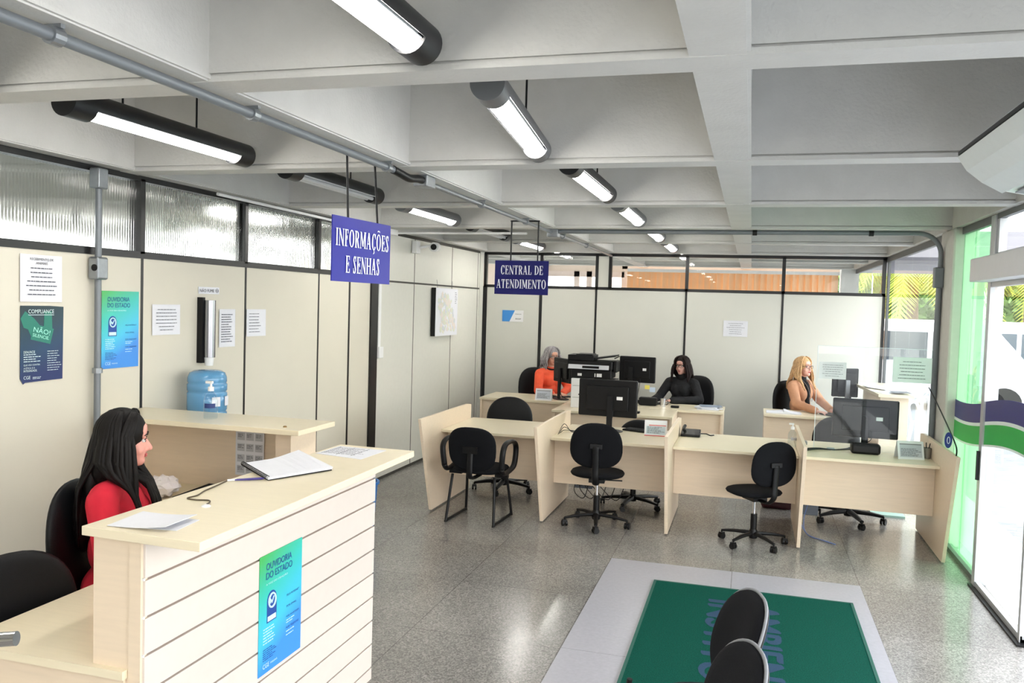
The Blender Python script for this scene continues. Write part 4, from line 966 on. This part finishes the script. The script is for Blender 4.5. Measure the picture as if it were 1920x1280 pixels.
# pen cup, mug, phone, small things
t = thing('pen_cup','grey metal pen cup at the right end of the fourth service desk','cup',(1.485,7.80,.74))
obj('cup', B().lathe([(.032,.74),(.040,.83),(.037,.83),(.030,.745)],(1.485,7.80,0),24), mat('brushed_cup',(150,148,142),.4,.6), t, smooth=True)
for i,(dx,dy) in enumerate(((-.02,.01),(.0,.02),(.015,-.005))): obj('pen', B().cyl((1.485+dx*.3,7.8+dy*.3,.76),(1.485+dx*1.6,7.8+dy*1.6,.87),.004), dark_m, t)
t = thing('steel_mug','steel mug on the desk of the dark-haired clerk','mug',(-1.0,10.36,.74))
obj('cup', B().lathe([(.033,.74),(.036,.845),(.033,.845),(.03,.75)],(-1.0,10.36,0),24), chrome_m, t, smooth=True)
obj('handle', B().tube(ease([(-.965,10.36,.83),(-.94,10.36,.81),(-.94,10.36,.78),(-.967,10.36,.765)]),.004,8), dark_m, t)
t = thing('telephone','black telephone at the left corner of the third service desk','telephone',(-.50,8.12,.74))
obj('body', B().hexa([(-.60,8.04,.742),(-.60,8.04,.765),(-.60,8.20,.742),(-.60,8.20,.80),(-.42,8.04,.742),(-.42,8.04,.765),(-.42,8.20,.742),(-.42,8.20,.80)]), dark_m, t, bev=.006)
obj('handset', B().tube(ease([(-.57,8.06,.80),(-.575,8.12,.815),(-.57,8.19,.825)]),.016,10), dark_m, t, smooth='all')
obj('cord', B().tube(ease([(-.42,8.18,.76),(-.37,8.22,.755),(-.33,8.19,.748),(-.30,8.24,.746)]),.006,6), dark_m, t)
t = thing('cables','thin black cables coiled on the second service desk by its partition','cable',(-1.6,7.8,.74))
for i in range(3): obj('cable', B().tube(ease([(-1.69,7.60+.05*i,.745),(-1.66,7.72,.83-.03*i),(-1.60,7.78+.04*i,.75),(-1.52,7.85,.745),(-1.42,8.0+.03*i,.745)]),.003,6), dark_m, t)
t = thing('cables','black cables trailing left of the monitor on the fourth service desk','cable',(.75,7.9,.74))
for i in range(3): obj('cable', B().tube(ease([(.50,7.72+.05*i,.745),(.62,7.80+.03*i,.752),(.76,7.86,.748),(.90,7.98+.03*i,.745)]),.005,6), dark_m, t)
solo('black_box', B().box(.88,1.12,7.75,7.86,.742,.83), dark_m,'black device lying at the foot of the monitor on the fourth service desk','device',bev=.02)
solo('fingerprint_reader', B().box(.49,.54,8.05,8.12,.742,.775), grey_m,'tiny grey device by the partition left of the acrylic screen','device',bev=.006)
t = thing('paper_stack','untidy stack of papers at the right end of the dark-haired clerk desk','paper',(-.45,10.5,.74))
for i in range(5): obj('sheet', B().boxm(T(-.46+.03*sin(i*2),10.42+.02*i,.741+.007*i)@Rz(.3*sin(i*1.7)),-.13,.13,-.1,.1,0,.0055), paper_m if i!=4 else mat('blue_folder',(130,142,160),.5), t)
t = thing('open_book','open white register on the blonde clerk desk','book',(.40,10.5,.74))
for s,(x0,x1) in ((0,(.22,.42)),(1,(.42,.62))):
    b = B(); P=[]
    for k in range(9):
        u = k/8; x = x0+(x1-x0)*u; q = (u if s==0 else 1-u); zz = .006+(.02 if s==0 else .035)*(q**2.5 if q<.97 else .8)
        P.append([b.bm.verts.new(v) for v in ((x,10.40,.741),(x,10.66,.741),(x,10.66,.741+zz),(x,10.40,.741+zz))])
    for k in range(8):
        for j in range(4): b.bm.faces.new((P[k][j],P[k][(j+1)%4],P[k+1][(j+1)%4],P[k+1][j]))
    b.bm.faces.new(P[0]); b.bm.faces.new(P[-1]); obj('page_block', b, paper_m, t)
solo('sticky_note', B().box(-1.16,-1.10,10.30,10.305,.90,.95) if 0 else B().boxm(T(-1.22,10.545,.955)@Rz(-.06),-.03,.03,-.002,.002,-.025,.025), mat('sticky_yellow',(240,226,110),.7),'small yellow note under the monitor of the dark-haired clerk','note')
solo('sticky_note', B().boxm(T(-1.15,10.50,.93)@Rz(-.06),-.035,.035,-.002,.002,-.03,.03), mat('sticky_blue',(206,222,240),.7),'small pale blue note under the monitor of the dark-haired clerk','note')
solo('black_case', B().box(-1.30,-1.08,10.38,10.50,.742,.84), dark_m,'black box left of the steel mug','box',bev=.015)
solo('stapler', B().box(-.90,-.80,10.30,10.34,.742,.77), dark_m,'small black stapler right of the steel mug','stapler',bev=.008)
solo('hand_device', B().box(-1.32,-1.18,9.52,9.60,.742,.765), dark_m,'flat black device on the near edge of the middle desk','device',bev=.008)
# under the desks
t = thing('power_panel','blue-grey outlet panel with cables under the second service desk','outlet panel',(-1.55,8.1,0))
obj('panel', B().box(-1.64,-1.46,8.22,8.27,.12,.36), mat('outlet_grey',(96,104,116),.4), t, bev=.006)
obj('socket', B().box(-1.62,-1.56,8.215,8.222,.15,.33).box(-1.54,-1.48,8.215,8.222,.15,.33), dark_m, t)
for i in range(5): obj('cable', B().tube(ease([(-1.6+.03*i,8.2,.26),(-1.62+.06*i,8.1,.12+.02*i),(-1.5+.08*i,8.0,.08),(-1.46+.09*i,8.08,.28)]),.004,6), dark_m, t)
t = thing('power_panel','outlet panel with blue network cables under the fourth service desk','outlet panel',(.55,8.1,0))
obj('panel', B().box(.50,.66,8.05,8.10,.10,.36), mat('outlet_grey',(96,104,116),.4), t, bev=.006)
for i in range(2): obj('network_cable', B().tube(ease([(.54+.05*i,8.04,.28),(.50+.03*i,7.9,.10),(.55,7.7,.012),(.66+.05*i,7.56-.04*i,.008),(.76,7.46,.008)]),.0045,6), mat('blue_cable',(96,120,176),.5), t)
solo('dark_red_bag', B().hexa([(.17,8.62,.0),(.12,8.60,.36),(.19,8.86,0),(.15,8.80,.34),(.47,8.60,0),(.50,8.60,.38),(.45,8.86,0),(.47,8.8,.35)]), mat('maroon',(64,20,30),.6,noise=.2),'dark red bag standing on the floor under the third service desk','bag',bev=.03)
t = thing('waste_bin','blue plastic waste bin beyond the far end of the slatted counter','bin',(-3.1,6.35,0))
obj('bin', B().lathe([(.12,0),(.15,.40),(.165,.41),(.165,.43),(.145,.43),(.115,.02)],(-3.1,6.35,0),28), mat('blue_bin',(46,110,180),.4), t, smooth=True)
# folder boxes on floor near side glass
solo('floor_papers', B().box(1.2,1.5,8.7,8.95,0,.02), mat('green_folder',(150,180,170),.6),'flat folder on the floor near the side glazing','paper')
# queue number paddle at the end of partition
t = thing('oval_marker','small dark blue oval marker on a bent black wire at the end partition','sign',(1.535,7.05,.90))
b = B(); F = Fr((1.50,7.10,1.0),(1,.15,0),(0,0,1)); b.prism([(.028*cos(a*pi/12),.062*sin(a*pi/12)) for a in range(24)],F,-.002,.002); obj('disc', b, mat('oval_blue',(38,50,130),.4), t)
obj('numeral', B().tube([F(.010*cos(a*pi/8),.026*sin(a*pi/8),.004) for a in range(17)],.0025,5), wtxt, t)
obj('wire', B().tube(ease([(1.535,8.1,1.32),(1.535,7.75,1.22),(1.535,7.3,1.08),(1.535,7.0,.97),(1.535,6.98,.90)]),.006,6), dark_m, t)
# door mat
mat_g = mat('green_coir',(10,82,68),.95,noise=.35,scale=160,bump=1.0,bscale=300,spec=.1)
t = thing('door_mat','large green entrance mat with faded blue lettering','mat',(.07,4.7,0))
obj('mat', B().box(-.575,.72,3.4,5.95,.0016,.012), mat_g, t)
obj('edge_binding', B().box(-.59,-.572,3.4,5.96,.0016,.014).box(.717,.735,3.4,5.96,.0016,.014).box(-.59,.735,5.95,5.965,.0016,.014), mat('mat_edge',(24,84,72),.7), t)
b = B(); F = Fr((-.14,5.70,.0125),(0,-1,0),(1,0,0))
for d in (0,.008,.016,.024): b.text(F,'INSTITUTO',d,-.06+d*.5,1.75,.19,.0005+d*.01).text(F,'AMBIENTAL',d,.19+d*.5,1.75,.19,.0005+d*.01)
obj('lettering', b, mat('mat_blue',(18,56,84),.95,noise=.3,scale=160), t)
# waiting chairs
WX1,WY1,WX2,WY2 = -.175,3.28,-.185,2.73
def wait(label,x,y,rz):
    t = thing('waiting_chair',label,'chair',(0,0,0),'waiting chairs in the foreground',world=False)
    M = T(0,-.2,.645)@Matrix.Rotation(.34,4,'X')
    obj('backrest', B().cushion(.44,.40,.006,.042,M,2.3,.03), fab_m, t, smooth='all')
    P = [M@Vector((.222*abs(cos(a))**(2/2.3)*(1 if cos(a)>0 else -1),.03*abs(cos(a))**(4/2.3),.202*abs(sin(a))**(2/2.3)*(1 if sin(a)>0 else -1))) for a in [k*2*pi/48 for k in range(49)]]
    obj('edge_trim', B().tube(P,.0065,8,cap=False), grey_m, t, smooth='all')
    obj('back_shell', B().cushion(.44,.40,.018,.0,M@T(0,-.008,0),2.3,.03), dark_m, t, smooth='all')
    obj('seat', B().cushion(.40,.34,.035,.03,T(0,-.06,.385)@Matrix.Rotation(pi/2,4,'X'),2.6), fab_m, t, smooth='all')
    for s in (-1,1): obj('leg', B().tube([(s*.18,-.15,.41),(s*.22,-.24,0)],.012,10).tube([(s*.18,.2,.41),(s*.22,.26,0)],.012,10), dark_m, t, smooth=True)
    obj('back_bracket', B().tube(ease([(0,.0,.40),(0,-.2,.40),(0,-.25,.5),(0,-.235,.62)]),.025,8,flat=.4), dark_m, t, smooth='all')
    t.location=(x,y,.013); t.rotation_euler=(0,0,rz)
wait('black waiting chair seen edge-on over the green mat, farther of two',WX1,WY1,radians(107))
wait('black waiting chair seen edge-on at the bottom edge, nearer of two',WX2,WY2,radians(107))
# chair at the bottom left, behind the low desk
c0 = swivel('office_chair','black round-backed chair at the bottom left corner beside the low desk',vin_m,.52,.50,.50,.94,False,.5,.3,.49,.03,2.4); c0.location=(-2.42,2.43,0); c0.rotation_euler=(0,0,radians(-108))

# ================================================================== PEOPLE
def remesh(name,b,m_,parent,vox,sm=3,fac=.5):
    o = obj(name,b,m_,parent); o.modifiers.clear()
    r = o.modifiers.new('r','REMESH'); r.mode='VOXEL'; r.voxel_size=vox; r.use_smooth_shade=True
    s = o.modifiers.new('s','SMOOTH'); s.iterations=sm; s.factor=fac
    dg = bpy.context.evaluated_depsgraph_get(); me = bpy.data.meshes.new_from_object(o.evaluated_get(dg))
    o.modifiers.clear(); o.data = me
    for p in me.polygons: p.use_smooth = True
    return o
def person(label,loc,rz,P):
    t = thing('person',label,'person',(0,0,0),None,world=False)
    sk = mat('skin_'+P['id'],P['skin'],.5,noise=.04,scale=30); H = Vector(P.get('head',(0,.03,1.235)))
    tilt = P.get('tilt',(0,0)) # pitch, yaw of head
    HM = T(*H)@Matrix.Rotation(tilt[1],4,'Z')@Matrix.Rotation(tilt[0],4,'X')
    h = lambda x,y,z: HM@Vector((x,y,z))
    R3 = HM.to_3x3()
    b = B()
    b.ell(h(0,-.012,.02),(.073,.092,.095),R3).ell(h(0,.03,-.03),(.058,.058,.088),R3).ell(h(0,.056,-.090),(.030,.030,.025),R3).ell(h(0,.03,-.075),(.046,.045,.035),R3)
    for s in (-1,1): b.ell(h(s*.033,.056,-.038),(.024,.022,.026),R3).ell(h(s*.075,-.01,-.018),(.008,.017,.028),R3).ell(h(s*.03,.074,.022),(.022,.010,.010),R3)
    b.cap(h(0,.082,.004),h(0,.102,-.034),.007,.0115).ell(h(0,.088,-.042),(.015,.010,.008),R3).ell(h(0,.074,-.065),(.024,.012,.016),R3).ell(h(0,.07,.045),(.045,.016,.032),R3)
    b.cap((0,-.01,1.03),h(0,-.012,-.07),.050,.047)
    b.ell((0,0,.60),(.165,.115,.10)).ell((0,0,.76),(.13,.09,.14)).ell((0,.0,.92),(.15,.095,.14)).cap((-.14,-.005,1.015),(.14,-.005,1.015),.048)
    arms = []
    for s in (-1,1):
        sh = Vector((s*.175,0,1.0)); el,wr,hd = [Vector(q) for q in P['armR' if s>0 else 'armL']]; hd.normalize()
        b.cap(sh,el,.046,.036).cap(el,wr,.034,.024); arms.append((s,sh,el,wr,hd))
        side = hd.cross(Vector((0,0,1))).normalized(); up = side.cross(hd)
        for i in range(4):
            o_ = side*(.027-.018*i); root = wr+hd*.03+o_*.7; kn = wr+hd*.088+o_+up*.004
            b.cap(root,kn,.013,.0105)
            L = (.062,.074,.070,.054)[i] if s<0 else (.054,.070,.074,.062)[i]
            m1 = kn+hd*L*.5+side*(.006*(1.5-i))*.6-up*.006; m2 = m1+hd*L*.45-up*.016
            b.cap(kn,m1,.0092,.0085,8).cap(m1,m2,.0083,.007,8)
        ts = side*(.036)*(-s); t0 = wr+hd*.028+ts*.8; t1 = t0+hd*.035+ts*.55-up*.004; t2 = t1+hd*.028+ts*.12-up*.006
        b.cap(t0,t1,.012,.010,8).cap(t1,t2,.0095,.008,8)
    for s in (-1,1):
        b.cap((s*.085,.02,.56),(s*.11,.42,.52),.082,.058).cap((s*.11,.42,.52),(s*.12,.42,.09),.052,.034).cap((s*.12,.40,.05),(s*.125,.53,.035),.035,.028)
    body = remesh('body',b,sk,t,.0055,2,.4)
    # face details
    ey = mat('eye_white',(226,222,218),.3); ir = mat('iris_dark',(40,26,20),.3)
    for s in (-1,1):
        e = obj('eye', B().ell(h(s*.030,.0735,.002),(.0125,.009,.0085),R3,12,8), ey, t, smooth='all'); obj('iris', B().ell(h(s*.030+.001,.0812,.001),(.0055,.003,.0055),R3,10,6), ir, e, smooth='all')
        obj('eyebrow', B().tube([h(s*.012,.088,.026),h(s*.03,.088,.032),h(s*.048,.077,.025)],[.003,.0035,.0018],6), mat('brow_'+P['id'],P['brow'],.8), t)
        obj('eyelash', B().tube([h(s*.018,.083,.009),h(s*.03,.085,.013),h(s*.043,.078,.007)],.0018,5), mat('lash',(30,22,20),.8), t)
    obj('lips', B().ell(h(0,.087,-.062),(.021,.0065,.0042),R3,12,8).ell(h(0,.086,-.069),(.018,.0065,.005),R3,12,8), mat('lips_'+P['id'],P['lips'],.45), t, smooth='all')
    if P.get('glasses'):
        b = B()
        for s in (-1,1):
            w_,h_ = .026,.018
            b.tube([h(s*.032+w_*abs(cos(a))**.7*(1 if cos(a)>0 else -1),.099-.004*abs(cos(a)),.0+h_*abs(sin(a))**.7*(1 if sin(a)>0 else -1)) for a in [k*2*pi/20 for k in range(21)]],.0022,6,cap=False)
            b.tube([h(s*.057,.094,.006),h(s*.078,.06,.008),h(s*.082,-.01,.0)],.002,6)
        b.tube([h(-.007,.099,.005),h(0,.102,.007),h(.007,.099,.005)],.0022,6)
        g = obj('glasses', b, mat('glasses_'+P['id'],P['glasses'],.3), t, smooth='all')
    # clothing
    k = .014
    b = B().ell((0,0,.60),(.165+k,.125+k,.10+k)).ell((0,0,.76),(.135+k,.10+k,.14)).ell((0,.0,.92),(.155+k,.10+k,.14)).cap((-.145,-.005,1.012),(.145,-.005,1.012),.050+k).cap((0,-.008,1.03),(0,-.005,1.07),.062,.058)
    for s in (-1,1): b.ell((s*.055,.066,.905),(.070,.058,.085))
    for s,sh,el,wr,hd in arms:
        e2 = el.lerp(wr,P.get('sleeve',.94)); b.cap(sh,el,.058+k*.6,.052+k*.5)
        if P.get('sleeve',.94) > .1: b.cap(el,e2,.050+k*.4,.038+k*.4)
    fold = P.get('top_bump',.4)
    remesh('top',b,mat('top_'+P['id'],P['top'],.85,noise=.08,scale=12,bump=fold,bscale=18),t,.009,5)
    b = B()
    for s in (-1,1): b.cap((s*.085,.02,.56),(s*.11,.42,.52),.095,.07).cap((s*.11,.42,.52),(s*.12,.42,.12),.065,.055)
    b.ell((0,0,.57),(.175,.13,.09)); remesh('trousers',b,mat('trousers',(32,34,46),.85),t,.012,4)
    for s in (-1,1): obj('shoe', B().cap((s*.12,.39,.045),(s*.125,.55,.035),.043,.034), dark_m, t, smooth='all')
    # hair
    hm = bpy.data.materials.get('hair_'+P['id']) or mat('hair_'+P['id'],P['hair'],.55,spec=.22,noise=.5 if P['id'] in 'AC' else .3,scale=60,stretch=(3,3,.25))
    R = random.Random(P['seed']); b = B().ell(h(0,-.018,.036),(.090,.101,.104),R3,24,16)
    if P['id']=='D': b.ell((0,-.085,1.06),(.105,.05,.17)).ell((.04,-.045,1.13),(.07,.06,.10)).ell((0,-.13,.90),(.11,.04,.16))
    fr = P.get('front',48); flare = P.get('flare',.0)
    for lay in range(2):
        N_ = P.get('n',46)
        for i in range(N_):
            ph = radians(90+fr+(360-2*fr)*(i+.5)/N_)+R.uniform(-.05,.05)   # 90deg = face
            cx,cy = cos(ph),sin(ph); ln = P['len']+R.uniform(-.04,.04); pts=[]
            if abs(abs((math.degrees(ph)-90))-fr) < 22 or abs(abs((math.degrees(ph)-450))-fr) < 22: ln += P.get('front_len',0)
            rx,ry = .086+.007*lay,.098+.006*lay
            part = .012*(1 if cx>0 else -1)
            for th in (.12,.5,.85,1.15,1.42,1.62):
                fy = .55+.45*min(1,th/1.2)
                pts.append(h(part+rx*sin(th)*cx, -.018+ry*sin(th)*cy+(.045*(1-th/1.6) if cy>0 else 0), .032+.098*cos(th)))
            base = pts[-1]; dirx = R3@Vector((cx,cy,0)); dirx.z=0; wob = R.uniform(0,6)
            for k_ in range(1,9):
                s_ = k_/8; zz = base.z-ln*s_; out = flare*sin(pi*min(1,s_*.75))+.004*sin(wob+s_*P.get('wave',4))*(1+s_*2)
                q = Vector((base.x+dirx.x*out,base.y+dirx.y*out,zz))
                f_ = max(0,min(1,(1.15-q.z)/.12)); f_ = f_*f_*(3-2*f_)
                front = cy > P.get('split',-.15)
                tx = max(-.125,min(.125,q.x)); ty = max(q.y,.075+.065*max(0,min(1,(1.10-q.z)/.16))) if front else min(q.y,-.125)
                q.x += (tx-q.x)*f_; q.y += (ty-q.y)*f_
                pts.append(q)
            rr = [.011]*6+[.0125-.008*(j/8)**3 for j in range(1,9)]
            b.tube(pts,rr,7,flat=.7)
    obj('hair', b, hm, t, smooth='all')
    for ex in P.get('extra',[]): ex(t,h,arms)
    t.location=loc; t.rotation_euler=(0,0,rz); s_ = P.get('scale',1.0); t.scale=(s_,)*3; return t
def heading(dx,dy): return math.atan2(dy,dx)-pi/2
def to_local(loc,rz,s,p):
    d = Rz(-rz)@(Vector(p)-Vector(loc)); return tuple(d/s)
def scarf(t,h,arms):
    obj('dark_collar', B().lathe([(.060,1.045),(.066,1.07),(.060,1.12),(.054,1.13),(.050,1.10)],(0,.0,0),24), mat('black_knit',(22,20,22),.9), t, smooth='all')
def neckband(t,h,arms): obj('neckband', B().tube([(.066*cos(a),-.003+.066*sin(a),1.072-.012*sin(a)) for a in [k*2*pi/24 for k in range(25)]],.011,8,cap=False), mat('black_knit',(22,20,22),.9), t, smooth='all')
def inner(t,h,arms):
    scarf(t,h,arms)
    b = B().ell((0,.05,.93),(.062,.085,.15)).ell((0,.075,.80),(.05,.055,.12)); remesh('inner_top',b,mat('black_knit',(22,20,22),.9),t,.009,3)
    obj('lanyard', B().tube(ease([(-.05,.05,1.08),(-.055,.13,1.0),(-.04,.155,.90),(-.01,.155,.82)]),.0025,6).tube(ease([(.05,.05,1.08),(.05,.13,1.0),(.03,.155,.90),(.01,.155,.82)]),.0025,6), grey_m, t)
def chain(t,h,arms): pass
# clerk in orange (behind the left monitor)
loc=(-2.62,11.17,0); rz=heading(.72,-.69); s_=1.01
hA=to_local(loc,rz,s_,(-2.47,10.72,.775)); hB=to_local(loc,rz,s_,(-2.38,10.84,.775))
person('person with shoulder-length grey hair and glasses in an orange sweater, seated behind a monitor',loc,rz,dict(id='A',seed=2,skin=(214,160,136),lips=(170,96,90),brow=(90,80,78),hair=(150,146,148),glasses=(40,20,20),top=(238,92,58),
  armL=((-.25,.08,.80),hB,(.2,1,-.1)),armR=((.25,.10,.78),hA,(-.2,1,-.1)),len=.17,flare=.035,wave=9,tilt=(-.12,-.1),scale=s_,front=50,extra=[neckband]))
# dark-haired clerk
loc=(-.84,11.15,0); rz=heading(-.27,-.96); s_=1.0
hA=to_local(loc,rz,s_,(-1.20,10.80,.775)); hB=to_local(loc,rz,s_,(-.95,10.72,.80))
person('person with long dark hair and dark glasses in a black jacket, seated',loc,rz,dict(id='B',seed=4,skin=(206,158,144),lips=(160,86,84),brow=(40,26,22),hair=(30,18,17),glasses=(14,14,16),top=(15,15,19),top_bump=.9,
  armL=((-.29,.10,.80),hB,(.35,.8,0)),armR=((.27,.12,.80),hA,(-.1,1,-.1)),len=.21,flare=.03,wave=3,tilt=(-.10,-.05),scale=.98,front=46,extra=[scarf]))
# blonde clerk
loc=(.64,11.2,0); rz=heading(.80,-.60); s_=1.02
hA=to_local(loc,rz,s_,(.80,10.62,.775)); hB=to_local(loc,rz,s_,(.98,10.76,.775))
person('person with long blonde hair and glasses in a camel jacket, seated behind the acrylic screen',loc,rz,dict(id='C',seed=6,skin=(232,178,160),lips=(190,86,90),brow=(150,104,70),hair=(198,160,116),glasses=(50,44,60),top=(198,146,112),
  armL=((-.24,.12,.82),hB,(.1,1,-.1)),armR=((.25,.12,.80),hA,(0,1,-.1)),len=.27,flare=.028,wave=5,tilt=(.10,-.12),scale=s_,front=52,extra=[inner]))
# receptionist
loc=(-2.73,3.13,.0); rz=heading(.93,.37); s_=1.04
def stripe(t,h,arms):
    for s,sh,el,wr,hd in arms:
        d = (el-sh).normalized(); p = sh.lerp(el,.86); obj('sleeve_band', B().tube([p,p+d*.03],[.056,.054],18), mat('white_band',(226,216,208),.8), t, smooth='all')
person('person with very long straight dark hair in a red T-shirt, seated behind the reception counter',loc,rz,dict(id='D',seed=8,skin=(226,160,146),lips=(190,96,96),brow=(40,26,22),hair=(12,8,7),glasses=None,top=(206,28,52),sleeve=.0,
  armL=((-.25,.06,.78),(-.16,.30,.775),(.2,1,0)),armR=((.25,.06,.78),(.16,.30,.775),(-.2,1,0)),len=.44,front_len=-.02,flare=.04,wave=2,tilt=(-.06,.28),scale=s_,front=60,n=58,split=-.75,extra=[stripe]))
# their chairs
def cchair(label,x,y,rz,zt=1.03):
    return dup(cl0,(x,y,0),rz,label)
cl0 = swivel('office_chair','tall-backed black chair of the receptionist with long hair',vin_m,.48,.56,.50,1.10,False,.2,.3,.46,.03,2.6,rake=.08)
cl0.location=(-2.64,3.13,0); cl0.rotation_euler=(0,0,heading(.95,.31))
for lab,l0,hd_ in (('black office chair of the clerk in orange',(-2.76,11.20),(.55,-.83)),('black office chair of the dark-haired clerk',(-.76,11.2),(-.45,-.89)),('black office chair of the blonde clerk',(.66,11.16),(.70,-.71))):
    c = dup(cl0,(l0[0],l0[1],0),heading(*hd_),lab); c.scale=(1,1,.97)
